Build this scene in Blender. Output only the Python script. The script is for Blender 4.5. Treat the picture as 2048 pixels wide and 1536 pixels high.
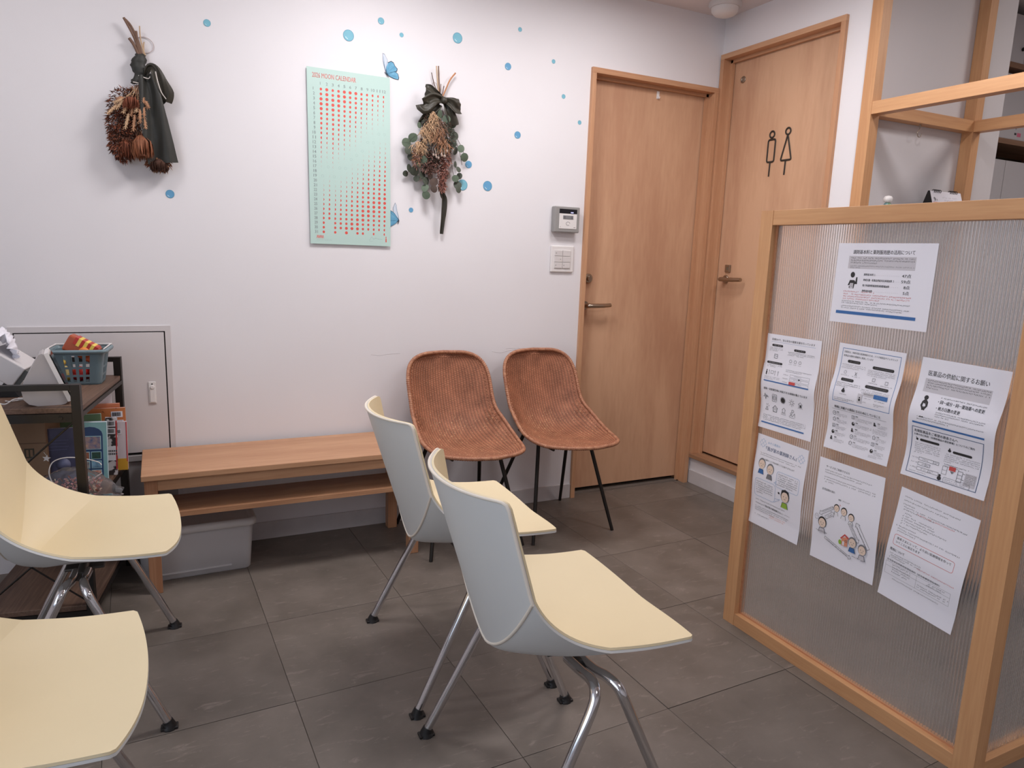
import bpy, bmesh, math, random
from mathutils import Vector, Matrix
random.seed(7)
PI = math.pi
for o in list(bpy.data.objects): bpy.data.objects.remove(o)
SC = bpy.context.scene
COL = SC.collection

# ------------------------------------------------------------------ camera
F_PX = 1426.0
CAM = Vector((-2.57653, -2.95260, 1.19921))
CR = Vector((0.8974795, -0.4396323, 0.0354114)); CU = Vector((0.0473914, 0.1759456, 0.9832585)); CF = Vector((0.4385027, 0.8807761, -0.1787423))
cd = bpy.data.cameras.new('camera'); cam = bpy.data.objects.new('camera', cd); COL.objects.link(cam)
cd.sensor_width = 36; cd.lens = 36 * F_PX / 2048; cd.clip_start = .02
m = Matrix.Identity(4)
for i in range(3):
    m[i][0] = CR[i]; m[i][1] = CU[i]; m[i][2] = -CF[i]; m[i][3] = CAM[i]
cam.matrix_world = m
SC.camera = cam

# ------------------------------------------------------------------ light and exposure
SC.view_settings.view_transform = 'Standard'; SC.view_settings.look = 'None'
SC.view_settings.gamma = 1; SC.view_settings.use_curve_mapping = False
SC.view_settings.exposure = 0.0
W = bpy.data.worlds.new('world'); SC.world = W; W.use_nodes = True
bg = W.node_tree.nodes['Background']; bg.inputs[0].default_value = (.62, .72, .9, 1); bg.inputs[1].default_value = .5

def area(name, loc, rot, sx, sy, power, col, shape='RECTANGLE'):
    l = bpy.data.lights.new(name, 'AREA'); l.shape = shape; l.size = sx; l.size_y = sy; l.energy = power; l.color = col
    o = bpy.data.objects.new(name, l); COL.objects.link(o); o.location = loc; o.rotation_euler = rot
    return o
LAMPS = [(-.42, -1.50, 2.372, .16, 6.5), (-1.80, -.74, 2.372, .36, 12.0), (-.85, -.74, 2.372, .36, 7.2), (-3.0, -.85, 2.372, .36, 4.4), (-1.2, -3.2, 2.372, .42, 8)]
for x, y, z, s, p in LAMPS:
    area('ceiling_light_glow', (x, y, z - .012), (0, 0, 0), s, s, p, (1.0, .97, .995))
area('pharmacy_light_glow', (1.5, -2.2, 2.68), (0, 0, 0), .6, .6, 22, (1.0, .93, .90))
area('window_daylight', (-3.93, -2.9, 1.40), (0, -PI/2, 0), 1.6, 2.6, 22, (.76, .86, 1.0))

# ------------------------------------------------------------------ helpers
def lin(c):
    f = lambda v: v / 12.92 if v <= .04045 else ((v + .055) / 1.055) ** 2.4
    return tuple(f(v / 255.) for v in c) + (1.,)

def mat(name, rgb, rough=.5, metal=0., var=0., vs=8., bump=0., bs=60., rgb2=None, obj_var=0., spec=.5, trans=0., ior=1.45, stretch=(1, 1, 1), thr=None, alpha=1.):
    M = bpy.data.materials.new(name); M.use_nodes = True
    nt = M.node_tree; b = nt.nodes['Principled BSDF']; L = nt.links.new
    b.inputs['Base Color'].default_value = lin(rgb); b.inputs['Roughness'].default_value = rough
    b.inputs['Metallic'].default_value = metal; b.inputs['Specular IOR Level'].default_value = spec
    b.inputs['Transmission Weight'].default_value = trans; b.inputs['IOR'].default_value = ior
    b.inputs['Alpha'].default_value = alpha
    tc = nt.nodes.new('ShaderNodeTexCoord'); mp = nt.nodes.new('ShaderNodeMapping'); mp.inputs['Scale'].default_value = stretch
    L(tc.outputs['Object'], mp.inputs['Vector'])
    out = None
    if var or rgb2:
        n = nt.nodes.new('ShaderNodeTexNoise'); n.inputs['Scale'].default_value = vs; n.inputs['Detail'].default_value = 6
        L(mp.outputs[0], n.inputs['Vector'])
        r = nt.nodes.new('ShaderNodeValToRGB')
        lo, hi = thr if thr else (.3, .7)
        r.color_ramp.elements[0].position = lo; r.color_ramp.elements[1].position = hi
        c1 = lin(rgb)
        c2 = lin(rgb2) if rgb2 else tuple(min(1, v * (1 + var)) for v in c1[:3]) + (1,)
        c0 = c1 if rgb2 else tuple(v * (1 - var) for v in c1[:3]) + (1,)
        r.color_ramp.elements[0].color = c0; r.color_ramp.elements[1].color = c2
        L(n.outputs['Fac'], r.inputs[0]); out = r.outputs[0]
        L(out, b.inputs['Base Color'])
    if obj_var:
        oi = nt.nodes.new('ShaderNodeObjectInfo'); hs = nt.nodes.new('ShaderNodeHueSaturation')
        ma = nt.nodes.new('ShaderNodeMapRange'); ma.inputs['To Min'].default_value = 1 - obj_var; ma.inputs['To Max'].default_value = 1 + obj_var
        L(oi.outputs['Random'], ma.inputs['Value']); L(ma.outputs[0], hs.inputs['Value'])
        if out: L(out, hs.inputs['Color'])
        else: hs.inputs['Color'].default_value = lin(rgb)
        L(hs.outputs[0], b.inputs['Base Color'])
    if bump:
        n2 = nt.nodes.new('ShaderNodeTexNoise'); n2.inputs['Scale'].default_value = bs; n2.inputs['Detail'].default_value = 4
        L(mp.outputs[0], n2.inputs['Vector'])
        bp = nt.nodes.new('ShaderNodeBump'); bp.inputs['Strength'].default_value = bump; bp.inputs['Distance'].default_value = .002
        L(n2.outputs['Fac'], bp.inputs['Height']); L(bp.outputs[0], b.inputs['Normal'])
    return M

def wood(name, rgb, rgb2, axis='z', rough=.5, sc=9., plank=None, st=.05, fine=.45):
    """grain stretched along one object axis; plank = colour streaks wider across"""
    M = bpy.data.materials.new(name); M.use_nodes = True
    nt = M.node_tree; b = nt.nodes['Principled BSDF']; L = nt.links.new
    b.inputs['Roughness'].default_value = rough; b.inputs['Specular IOR Level'].default_value = .4
    tc = nt.nodes.new('ShaderNodeTexCoord'); mp = nt.nodes.new('ShaderNodeMapping')
    s = [1, 1, 1]; s['xyz'.index(axis)] = st; mp.inputs['Scale'].default_value = s
    L(tc.outputs['Object'], mp.inputs['Vector'])
    n = nt.nodes.new('ShaderNodeTexNoise'); n.inputs['Scale'].default_value = sc; n.inputs['Detail'].default_value = 3; n.inputs['Distortion'].default_value = .6
    n2 = nt.nodes.new('ShaderNodeTexNoise'); n2.inputs['Scale'].default_value = sc * 14; n2.inputs['Detail'].default_value = 6; n2.inputs['Distortion'].default_value = .3
    L(mp.outputs[0], n.inputs['Vector']); L(mp.outputs[0], n2.inputs['Vector'])
    mx = nt.nodes.new('ShaderNodeMath'); mx.operation = 'MULTIPLY_ADD'; mx.inputs[1].default_value = fine
    L(n2.outputs['Fac'], mx.inputs[0]); 
    mu = nt.nodes.new('ShaderNodeMath'); mu.operation = 'MULTIPLY'; mu.inputs[1].default_value = 1.04 - fine
    L(n.outputs['Fac'], mu.inputs[0]); L(mu.outputs[0], mx.inputs[2])
    r = nt.nodes.new('ShaderNodeValToRGB'); r.color_ramp.elements[0].position = .40; r.color_ramp.elements[1].position = .64
    r.color_ramp.elements[0].color = lin(rgb2); r.color_ramp.elements[1].color = lin(rgb)
    L(mx.outputs[0], r.inputs[0]); L(r.outputs[0], b.inputs['Base Color'])
    bp = nt.nodes.new('ShaderNodeBump'); bp.inputs['Strength'].default_value = .12; bp.inputs['Distance'].default_value = .001
    L(n2.outputs['Fac'], bp.inputs['Height']); L(bp.outputs[0], b.inputs['Normal'])
    return M

class MB:
    def __init__(s): s.v = []; s.f = []; s.mi = []; s.sm = []
    def add(s, vs, fs, mi=0, smooth=False):
        o = len(s.v); s.v += [tuple(p) for p in vs]
        for f in fs: s.f.append(tuple(o + i for i in f)); s.mi.append(mi); s.sm.append(smooth)
    def box(s, a, b, mi=0, mt=None, bev=0.):
        x0, y0, z0 = [min(a[i], b[i]) for i in range(3)]; x1, y1, z1 = [max(a[i], b[i]) for i in range(3)]
        if bev <= 0:
            vs = [(x, y, z) for z in (z0, z1) for y in (y0, y1) for x in (x0, x1)]
            fs = [(0, 2, 3, 1), (4, 5, 7, 6), (0, 1, 5, 4), (2, 6, 7, 3), (0, 4, 6, 2), (1, 3, 7, 5)]
        else:
            bm = bmesh.new(); bmesh.ops.create_cube(bm, size=1)
            for v in bm.verts: v.co = Vector(((v.co.x + .5) * (x1 - x0) + x0, (v.co.y + .5) * (y1 - y0) + y0, (v.co.z + .5) * (z1 - z0) + z0))
            bmesh.ops.bevel(bm, geom=bm.edges[:], offset=min(bev, .49 * min(x1 - x0, y1 - y0, z1 - z0)), segments=2, affect='EDGES', profile=.5)
            bm.verts.index_update(); vs = [v.co.copy() for v in bm.verts]; fs = [tuple(v.index for v in f.verts) for f in bm.faces]; bm.free()
        if mt is not None: vs = [mt @ Vector(v) for v in vs]
        s.add(vs, fs, mi); return s
    def tube(s, path, r, n=10, mi=0, cap=True, flat=1., up=None):
        path = [Vector(p) for p in path]; k = len(path)
        rs = r if isinstance(r, (list, tuple)) else [r] * k
        t0 = (path[1] - path[0]).normalized()
        ref = Vector(up) if up else (Vector((0, 0, 1)) if abs(t0.z) < .9 else Vector((1, 0, 0)))
        u = (ref - ref.dot(t0) * t0).normalized(); vs = []
        for i in range(k):
            t = (path[min(i + 1, k - 1)] - path[max(i - 1, 0)]).normalized()
            u = (u - u.dot(t) * t).normalized(); w = t.cross(u)
            for j in range(n):
                a = 2 * PI * j / n
                vs.append(path[i] + (u * math.cos(a) * flat + w * math.sin(a)) * rs[i])
        fs = [(i * n + j, i * n + (j + 1) % n, (i + 1) * n + (j + 1) % n, (i + 1) * n + j) for i in range(k - 1) for j in range(n)]
        s.add(vs, fs, mi, True)
        if cap:
            s.add(vs[:n], [tuple(range(n - 1, -1, -1))], mi); s.add(vs[-n:], [tuple(range(n))], mi)
        return s
    def lathe(s, prof, c=(0, 0, 0), n=20, mi=0, mt=None):
        vs = []
        for r, z in prof:
            for j in range(n):
                a = 2 * PI * j / n; vs.append(Vector((c[0] + r * math.cos(a), c[1] + r * math.sin(a), c[2] + z)))
        if mt is not None: vs = [mt @ v for v in vs]
        k = len(prof)
        fs = [(i * n + j, i * n + (j + 1) % n, (i + 1) * n + (j + 1) % n, (i + 1) * n + j) for i in range(k - 1) for j in range(n)]
        s.add(vs, fs, mi, True)
        s.add(vs[:n], [tuple(range(n - 1, -1, -1))], mi); s.add(vs[-n:], [tuple(range(n))], mi)
        return s
    def grid(s, P, mi=0, smooth=True, closed=False):
        r, c = len(P), len(P[0]); vs = [p for row in P for p in row]
        fs = [(i * c + j, i * c + (j + 1) % c, (i + 1) * c + (j + 1) % c, (i + 1) * c + j) for i in range(r - 1) for j in range(c if closed else c - 1)]
        s.add(vs, fs, mi, smooth); return s
    def prism(s, poly, p0, ux, uy, n, d, mi=0):
        """2-D outline (list of (a,b)) in the plane p0 + a*ux + b*uy, extruded by d along n"""
        p0, ux, uy, n = Vector(p0), Vector(ux), Vector(uy), Vector(n); k = len(poly)
        vs = [p0 + a * ux + b * uy for a, b in poly]; vs += [v + n * d for v in vs]
        s.add(vs, [tuple(range(k - 1, -1, -1)), tuple(range(k, 2 * k))] + [(i, (i + 1) % k, k + (i + 1) % k, k + i) for i in range(k)], mi); return s
    def build(s, name, mats, parent=None, label=None, kind=None, fix=True):
        me = bpy.data.meshes.new(name); me.from_pydata([tuple(v) for v in s.v], [], s.f)
        for M in (mats if isinstance(mats, (list, tuple)) else [mats]): me.materials.append(M)
        me.polygons.foreach_set('material_index', s.mi); me.polygons.foreach_set('use_smooth', s.sm)
        if fix:
            bm = bmesh.new(); bm.from_mesh(me); bmesh.ops.recalc_face_normals(bm, faces=bm.faces[:]); bm.to_mesh(me); bm.free()
        me.update()
        o = bpy.data.objects.new(name, me); COL.objects.link(o)
        if parent: o.parent = parent
        if label: o['label'] = label
        if kind: o['kind'] = kind
        return o

def thing(name, label, cat, loc=(0, 0, 0), rz=0., group=None, kind=None):
    o = bpy.data.objects.new(name, None); COL.objects.link(o); o.empty_display_size = .05
    o.location = loc; o.rotation_euler = (0, 0, rz)
    if label: o['label'] = label
    if cat: o['category'] = cat
    if group: o['group'] = group
    if kind: o['kind'] = kind
    return o
def tag(o, label, cat, group=None):
    o['label'] = label; o['category'] = cat
    if group: o['group'] = group
    return o
def copy_tree(o, parent=None):
    c = o.copy(); COL.objects.link(c)
    if parent: c.parent = parent
    for ch in list(o.children): copy_tree(ch, c)
    return c
def spline(pts, n=8):
    pts = [Vector(p) for p in pts]; out = []
    for i in range(len(pts) - 1):
        p0 = pts[max(i - 1, 0)]; p1 = pts[i]; p2 = pts[i + 1]; p3 = pts[min(i + 2, len(pts) - 1)]
        for k in range(n):
            t = k / n
            out.append(.5 * ((2 * p1) + (p2 - p0) * t + (2 * p0 - 5 * p1 + 4 * p2 - p3) * t * t + (3 * p1 - p0 - 3 * p2 + p3) * t ** 3))
    out.append(pts[-1]); return out
def rnd(a, b): return random.uniform(a, b)
def at(px, py, axis, val):
    """point of the photographed plane (axis = 0/1/2 held at val) that was surveyed at photo position px, py"""
    d = CF + CR * (px - 1024) / F_PX - CU * (py - 768) / F_PX
    return CAM + d * ((val - CAM[axis]) / d[axis])

# ------------------------------------------------------------------ materials
M_wall = mat('wall_paint', (231, 228, 230), .75, var=.012, vs=3, bump=.06, bs=220)
M_wallg = mat('wall_paint_grey', (214, 210, 212), .75, var=.012, vs=3)
M_ceil = mat('ceiling_paint', (226, 217, 216), .8)
M_base = mat('baseboard_vinyl', (205, 200, 200), .5, var=.05, vs=14)
M_door = wood('door_veneer', (212, 170, 137), (190, 145, 115), 'z', .45, 4.5, st=.16, fine=.2)
M_frame = wood('door_frame_wood', (204, 158, 122), (190, 141, 106), 'z', .45, 12)
M_frameh = wood('door_frame_wood_head', (204, 158, 122), (190, 141, 106), 'x', .45, 12)
M_framey = wood('door_frame_wood_head_side', (204, 158, 122), (190, 141, 106), 'y', .45, 12)
M_pine = wood('pine_upright', (214, 164, 118), (200, 148, 104), 'z', .42, 10)
M_piney = wood('pine_rail', (214, 164, 118), (200, 148, 104), 'y', .42, 10)
M_pinex = wood('pine_rail_cross', (214, 164, 118), (200, 148, 104), 'x', .42, 10)
M_bench = wood('bench_wood', (200, 154, 118), (178, 130, 96), 'x', .42, 9)
M_benchz = wood('bench_leg_wood', (190, 142, 108), (168, 118, 86), 'z', .42, 9)
M_black = mat('black_steel', (44, 40, 37), .45, .4)
M_dark = mat('dark_gap', (30, 27, 25), .8)
M_blackpl = mat('black_plastic', (32, 30, 30), .45)
M_chrome = mat('chrome', (222, 222, 225), .10, 1.0)
M_steel = mat('satin_steel', (168, 155, 140), .32, 1.0)
M_white = mat('white_plastic', (228, 224, 222), .4)
M_white2 = mat('white_plastic_soft', (215, 210, 208), .45)
M_metalp = mat('painted_metal', (214, 208, 208), .5, var=.01, vs=3)
M_rackw = wood('rack_board', (122, 96, 80), (84, 64, 53), 'y', .55, 10)
M_paper = mat('paper', (240, 238, 246), .7)
M_cream = mat('cream_shell', (229, 213, 177), .48, var=.02, vs=5, bump=.04, bs=400)
M_grey = mat('grey_shell', (212, 212, 210), .45, var=.01, vs=5)
M_trim = mat('pale_edge', (232, 222, 208), .45)

# floor tile material: worn dark grey brown vinyl
def floor_mat():
    M = bpy.data.materials.new('worn_floor_tile'); M.use_nodes = True
    nt = M.node_tree; b = nt.nodes['Principled BSDF']; L = nt.links.new; N = nt.nodes.new
    tc = N('ShaderNodeTexCoord'); oi = N('ShaderNodeObjectInfo')
    va = N('ShaderNodeVectorMath'); va.operation = 'MULTIPLY_ADD'; va.inputs[1].default_value = (1, 1, 1)
    cx = N('ShaderNodeCombineXYZ'); mr = N('ShaderNodeMath'); mr.operation = 'MULTIPLY'; mr.inputs[1].default_value = 37.
    L(oi.outputs['Random'], mr.inputs[0]); L(mr.outputs[0], cx.inputs[0]); L(mr.outputs[0], cx.inputs[2])
    L(tc.outputs['Object'], va.inputs[0]); L(cx.outputs[0], va.inputs[2])
    n1 = N('ShaderNodeTexNoise'); n1.inputs['Scale'].default_value = 5; n1.inputs['Detail'].default_value = 8; n1.inputs['Roughness'].default_value = .6
    L(va.outputs[0], n1.inputs['Vector'])
    r1 = N('ShaderNodeValToRGB'); r1.color_ramp.elements[0].position = .3; r1.color_ramp.elements[1].position = .72
    r1.color_ramp.elements[0].color = lin((98, 90, 82)); r1.color_ramp.elements[1].color = lin((124, 114, 106))
    L(n1.outputs['Fac'], r1.inputs[0])
    # scuffs
    mp = N('ShaderNodeMapping'); mp.inputs['Scale'].default_value = (1, 3.2, 1); mp.inputs['Rotation'].default_value = (0, 0, .5)
    L(va.outputs[0], mp.inputs['Vector'])
    n2 = N('ShaderNodeTexNoise'); n2.inputs['Scale'].default_value = 13; n2.inputs['Detail'].default_value = 10; n2.inputs['Roughness'].default_value = .72; n2.inputs['Distortion'].default_value = .8
    L(mp.outputs[0], n2.inputs['Vector'])
    r2 = N('ShaderNodeValToRGB'); r2.color_ramp.elements[0].position = .57; r2.color_ramp.elements[1].position = .72
    r2.color_ramp.elements[0].color = (0, 0, 0, 1); r2.color_ramp.elements[1].color = (.55, .55, .55, 1)
    L(n2.outputs['Fac'], r2.inputs[0])
    mx = N('ShaderNodeMix'); mx.data_type = 'RGBA'
    L(r2.outputs[0], mx.inputs['Factor']); L(r1.outputs[0], mx.inputs['A']); mx.inputs['B'].default_value = lin((160, 148, 140))
    hs = N('ShaderNodeHueSaturation'); ma = N('ShaderNodeMapRange'); ma.inputs['To Min'].default_value = .93; ma.inputs['To Max'].default_value = 1.07
    L(oi.outputs['Random'], ma.inputs['Value']); L(ma.outputs[0], hs.inputs['Value']); L(mx.outputs['Result'], hs.inputs['Color'])
    L(hs.outputs[0], b.inputs['Base Color'])
    rr = N('ShaderNodeMapRange'); rr.inputs['To Min'].default_value = .36; rr.inputs['To Max'].default_value = .58
    L(n1.outputs['Fac'], rr.inputs['Value']); L(rr.outputs[0], b.inputs['Roughness'])
    bp = N('ShaderNodeBump'); bp.inputs['Strength'].default_value = .25; bp.inputs['Distance'].default_value = .001
    L(n2.outputs['Fac'], bp.inputs['Height']); L(bp.outputs[0], b.inputs['Normal'])
    return M
M_tile = floor_mat()
M_grout = mat('tile_joint', (90, 82, 76), .85)

# ------------------------------------------------------------------ floor
fl = MB().box((-4.3, -5.1, -.06), (3.2, 1.3, -.0022)).build('floor', M_grout, kind='structure')
T = .45; G = .0008
tb = MB().box((-T/2 + G, -T/2 + G, -.0021), (T/2 - G, T/2 - G, 0), bev=.0006)
tm = None; rot = math.radians(1.6); c, s_ = math.cos(rot), math.sin(rot)
for i in range(-8, 9):
    for j in range(-9, 4):
        lx, ly = (i + .5) * T, (j + .5) * T
        x = -.95 + lx * c - ly * s_; y = -1.125 + lx * s_ + ly * c
        if x < -4.1 or x > 2.9 or y > .1 + (.75 if x > 1.1 else 0) or y < -4.8: continue
        if tm is None: o = tb.build('tile', M_tile, fl); tm = o.data
        else: o = bpy.data.objects.new('tile', tm); COL.objects.link(o); o.parent = fl
        o.location = (x, y, rnd(-.0004, .0003)); o.rotation_euler = (rnd(-.0012, .0012), rnd(-.0012, .0012), rot)

# ------------------------------------------------------------------ walls and ceiling
CH = 2.38
w = MB()
w.box((-4.0, 0, 0), (-3.05, .12, CH)); w.box((-3.05, 0, .892), (-2.545, .12, CH)); w.box((-3.05, .05, 0), (-2.545, .12, .892))
w.box((-2.545, 0, 0), (-.760, .12, CH)); w.box((-.760, 0, 2.049), (-.018, .12, CH)); w.box((-.018, 0, 0), (.12, .12, CH))
w.build('wall_back', M_wall, kind='structure')
w = MB()
w.box((0, -.006, 0), (.1, 0, CH)); w.box((0, -.737, 2.207), (.1, -.006, CH)); w.box((0, -.737, 0), (.1, -.006, .146)); w.box((0, -.845, 0), (.1, -.737, CH + .37))
w.box((0, -.737, CH), (.1, .12, CH + .37))
w.build('wall_right', M_wall, kind='structure')
MB().box((.1, -.845, 0), (.93, -.745, CH + .37)).build('wall_reception', M_wallg, kind='structure')
MB().box((.1, .9, 0), (3.1, 1.0, CH + .37)).build('wall_pharmacy_back', M_wallg, kind='structure')
MB().box((3.0, -5, 0), (3.1, .9, CH + .37)).build('wall_pharmacy_right', M_wallg, kind='structure')
w = MB()
w.box((-4.1, -5, 0), (-4.0, -4.3, CH)); w.box((-4.1, -4.3, 0), (-4.0, -1.5, .55)); w.box((-4.1, -4.3, 2.27), (-4.0, -1.5, CH)); w.box((-4.1, -1.5, 0), (-4.0, .12, CH))
w.build('wall_left', M_wall, kind='structure')
MB().box((-4.1, -5.1, 0), (3.1, -5.0, CH + .37)).build('wall_front', M_wall, kind='structure')
MB().box((-4.1, -5, CH), (0, .12, CH + .08)).build('ceiling', M_ceil, kind='structure')
w = MB().box((.1, -5, CH + .37), (3.1, 1.0, CH + .45)); w.box((0, -5, CH), (.1, -.845, CH + .37))
w.build('ceiling_pharmacy', M_ceil, kind='structure')
wn = thing('window_1', 'wide shop window with dark frame in the left wall', None, (0, 0, 0), kind='structure')
w = MB()
for y in (-4.30, -3.38, -2.45, -1.53): w.box((-4.07, y, .55), (-4.03, y + .03, 2.27))
w.box((-4.07, -4.30, .55), (-4.03, -1.5, .58)); w.box((-4.07, -4.30, 2.24), (-4.03, -1.5, 2.27))
w.build('window_frame', M_black, wn)
M_pane = bpy.data.materials.new('window_glass'); M_pane.use_nodes = True
nt = M_pane.node_tree; g = nt.nodes.new('ShaderNodeBsdfGlossy'); g.inputs['Roughness'].default_value = .02
tr = nt.nodes.new('ShaderNodeBsdfTransparent'); mxs = nt.nodes.new('ShaderNodeMixShader'); mxs.inputs[0].default_value = .08
nt.links.new(tr.outputs[0], mxs.inputs[1]); nt.links.new(g.outputs[0], mxs.inputs[2]); nt.links.new(mxs.outputs[0], nt.nodes['Material Output'].inputs[0])
for y in (-4.27, -3.35, -2.42): MB().box((-4.053, y, .58), (-4.047, y + .89, 2.24)).build('pane', M_pane, wn)

wb = bpy.data.objects['wall_back']; M_scuff = mat('scuff_grey', (214, 211, 212), .8)
for pts in ([(742, 709), (760, 711), (776, 708), (800, 707)], [(984, 703), (1002, 705), (1020, 700), (1034, 699)], [(1012, 697), (1036, 696), (1048, 703)]):
    MB().tube(spline([tuple(at(x, y, 1, -.0002)) for x, y in pts], 4), .0012, n=5, flat=.3, up=(0, 1, 0)).build('scuff_mark', M_scuff, wb)
MB().box((-2.545, -.008, 0), (-.762, 0, .074), bev=.002).build('baseboard_back', M_base, kind='structure')
MB().box((-.008, -.843, 0), (0, -.006, .074), bev=.002).build('baseboard_right', M_base, kind='structure')
MB().box((0, -.853, 0), (.93, -.845, .074), bev=.002).build('baseboard_reception', M_base, kind='structure')

# ceiling lamps (flush square lights, above the frame) and the round detector
M_lens = bpy.data.materials.new('lamp_lens'); M_lens.use_nodes = True
b = M_lens.node_tree.nodes['Principled BSDF']; b.inputs['Emission Color'].default_value = (1, .93, .9, 1); b.inputs['Emission Strength'].default_value = 5
for i, (x, y, z, s, p) in enumerate(LAMPS):
    where = ['by the partition', 'over the bench', 'before the wooden door', 'over the rack', 'farthest from the doors'][i]
    t = thing('ceiling_light', 'flush square white ceiling light ' + where, 'light', (x, y, CH), 0, 'ceiling lights')
    fr = MB(); h = s / 2
    for a in ((-h - .02, -h - .02, h + .02, -h), (-h - .02, h, h + .02, h + .02), (-h - .02, -h, -h, h), (h, -h, h + .02, h)): fr.box((a[0], a[1], -.022), (a[2], a[3], 0))
    fr.build('frame', M_white, t)
    MB().box((-h, -h, -.012), (h, h, -.002)).build('diffuser', M_lens, t)
    # keep the glow just below the diffuser
t = thing('smoke_detector', 'round white dome detector on the ceiling above the room corner', 'detector', (-.155, -.165, CH))
MB().lathe([(.074, 0), (.075, -.012), (.068, -.022)], n=28).build('base_ring', M_white2, t)
MB().lathe([(.062, -.020), (.060, -.038), (.048, -.052), (.026, -.060), (.004, -.062)], n=28).build('dome', M_white, t)

# ------------------------------------------------------------------ back door (door_1)
d1 = thing('door_1', 'closed wooden door in the back wall beside the grey card reader', None, (0, 0, 0), kind='structure')
X0, X1, ZT = -.761, -.018, 2.05
for (a, b_) in ((X0, X0 + .022), (X1 - .026, X1)):
    MB().box((a, -.016, 0), (b_, .11, ZT - .024), bev=.001).build('jamb', M_frame, d1)
MB().box((X0, -.016, ZT - .024), (X1, .11, ZT), bev=.001).build('head_jamb', M_frameh, d1)
s = MB(); s.box((X0 + .022, .030, 0), (X0 + .036, .046, ZT - .024)); s.build('door_stop', M_frame, d1)
s = MB(); s.box((X1 - .040, .030, 0), (X1 - .026, .046, ZT - .024)); s.build('door_stop', M_frame, d1)
MB().box((X0 + .022, .030, ZT - .038), (X1 - .026, .046, ZT - .024)).build('door_stop', M_frameh, d1)
lf = MB().box((X0 + .0245, .050, .026), (X1 - .029, .088, ZT - .028), bev=.001).build('door_leaf', M_door, d1)
MB().box((X0 + .022, .03, .0), (X1 - .026, .10, .006)).build('threshold', mat('threshold_metal', (150, 142, 134), .5, .6), d1)
MB().box((X0 + .022, .092, 0), (X1 - .026, .11, ZT - .024)).build('shadow_gap', M_dark, d1)
def lever(par, M, L=.125, nm='lever_handle'):
    """local: x along the lever, y out of the door is -y"""
    b = MB(); b.lathe([(.021, 0), (.021, .006), (.018, .008)], n=20, mt=M @ Matrix.Rotation(PI/2, 4, 'X'))
    o = b.build('rosette', M_steel, par)
    b = MB(); b.tube([M @ Vector(p) for p in spline([(0, -.006, 0), (0, -.030, 0), (.006, -.042, 0), (.03, -.046, 0), (L * .7, -.046, .001), (L, -.040, .003)], 5)], [.0135] * 11 + [.0125] * 10 + [.0115] * 5, n=10, flat=.85)
    b.build(nm, M_steel, par)
lever(d1, Matrix.Translation((-.700, .050, .966)))
b = MB(); mt = Matrix.Translation((-.690, .050, 1.097)) @ Matrix.Rotation(PI/2, 4, 'X')
b.lathe([(.023, 0), (.023, .010), (.019, .014)], n=24, mt=mt); b.lathe([(.013, .013), (.013, .022), (.011, .024)], n=18, mt=mt)
b.box((-.6915, .024, 1.088), (-.6885, .027, 1.103)); b.build('cylinder_lock', M_steel, d1)
t = thing('adhesive_hook', 'small white adhesive hook near the top of the door beside the card reader', 'hook', (-.343, .05, 1.99))
MB().box((-.008, -.003, -.019), (.008, 0, .017), bev=.0014).build('hook_plate', M_white, t)
MB().tube(spline([(0, -.003, -.006), (0, -.012, -.018), (0, -.016, -.010)], 4), .003, n=8).build('hook_arm', M_white, t)

# ------------------------------------------------------------------ toilet door (door_2), raised one step in the right wall
d2 = thing('door_2', 'raised wooden toilet door in the right wall with a figure sign', None, (0, 0, 0), kind='structure')
Y0, Y1, ZB, ZT = -.737, -.006, .145, 2.208
MB().box((-.016, Y0, ZB + .022), (.10, Y0 + .024, ZT - .024), bev=.001).build('jamb', M_frame, d2)
MB().box((-.016, Y1 - .024, ZB + .022), (.10, Y1, ZT - .024), bev=.001).build('jamb', M_frame, d2)
MB().box((-.016, Y0, ZT - .024), (.10, Y1, ZT), bev=.001).build('head_jamb', M_framey, d2)
MB().box((-.022, Y0, ZB), (.10, Y1, ZB + .022), bev=.002).build('sill', wood('sill_wood', (176, 136, 104), (150, 112, 84), 'y', .5), d2)
for a in ((Y0 + .024, Y0 + .038), (Y1 - .038, Y1 - .024)): MB().box((.030, a[0], ZB + .022), (.046, a[1], ZT - .024)).build('door_stop', M_frame, d2)
MB().box((.030, Y0 + .024, ZT - .038), (.046, Y1 - .024, ZT - .024)).build('door_stop', M_framey, d2)
MB().box((.050, Y0 + .027, ZB + .034), (.088, Y1 - .027, ZT - .028), bev=.001).build('door_leaf', M_door, d2)
MB().box((.090, Y0 + .024, ZB + .022), (.098, Y1 - .024, ZT - .024)).build('shadow_gap', M_dark, d2)
RZ = Matrix.Rotation(-PI/2, 4, 'Z')
lever(d2, Matrix.Translation((.050, -.106, 1.112)) @ RZ, .145)
b = MB().box((.040, -.136, 1.148), (.050, -.100, 1.186), bev=.003); b.box((.034, -.121, 1.160), (.040, -.115, 1.174)); b.build('privacy_lock', M_steel, d2)
b = MB(); b.lathe([(.016, 0), (.016, .003), (.011, .004), (.010, .001)], n=20, mt=Matrix.Translation((.050, -.105, 2.083)) @ Matrix.Rotation(-PI/2, 4, 'Y'))
b.build('peephole', M_steel, d2)
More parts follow.
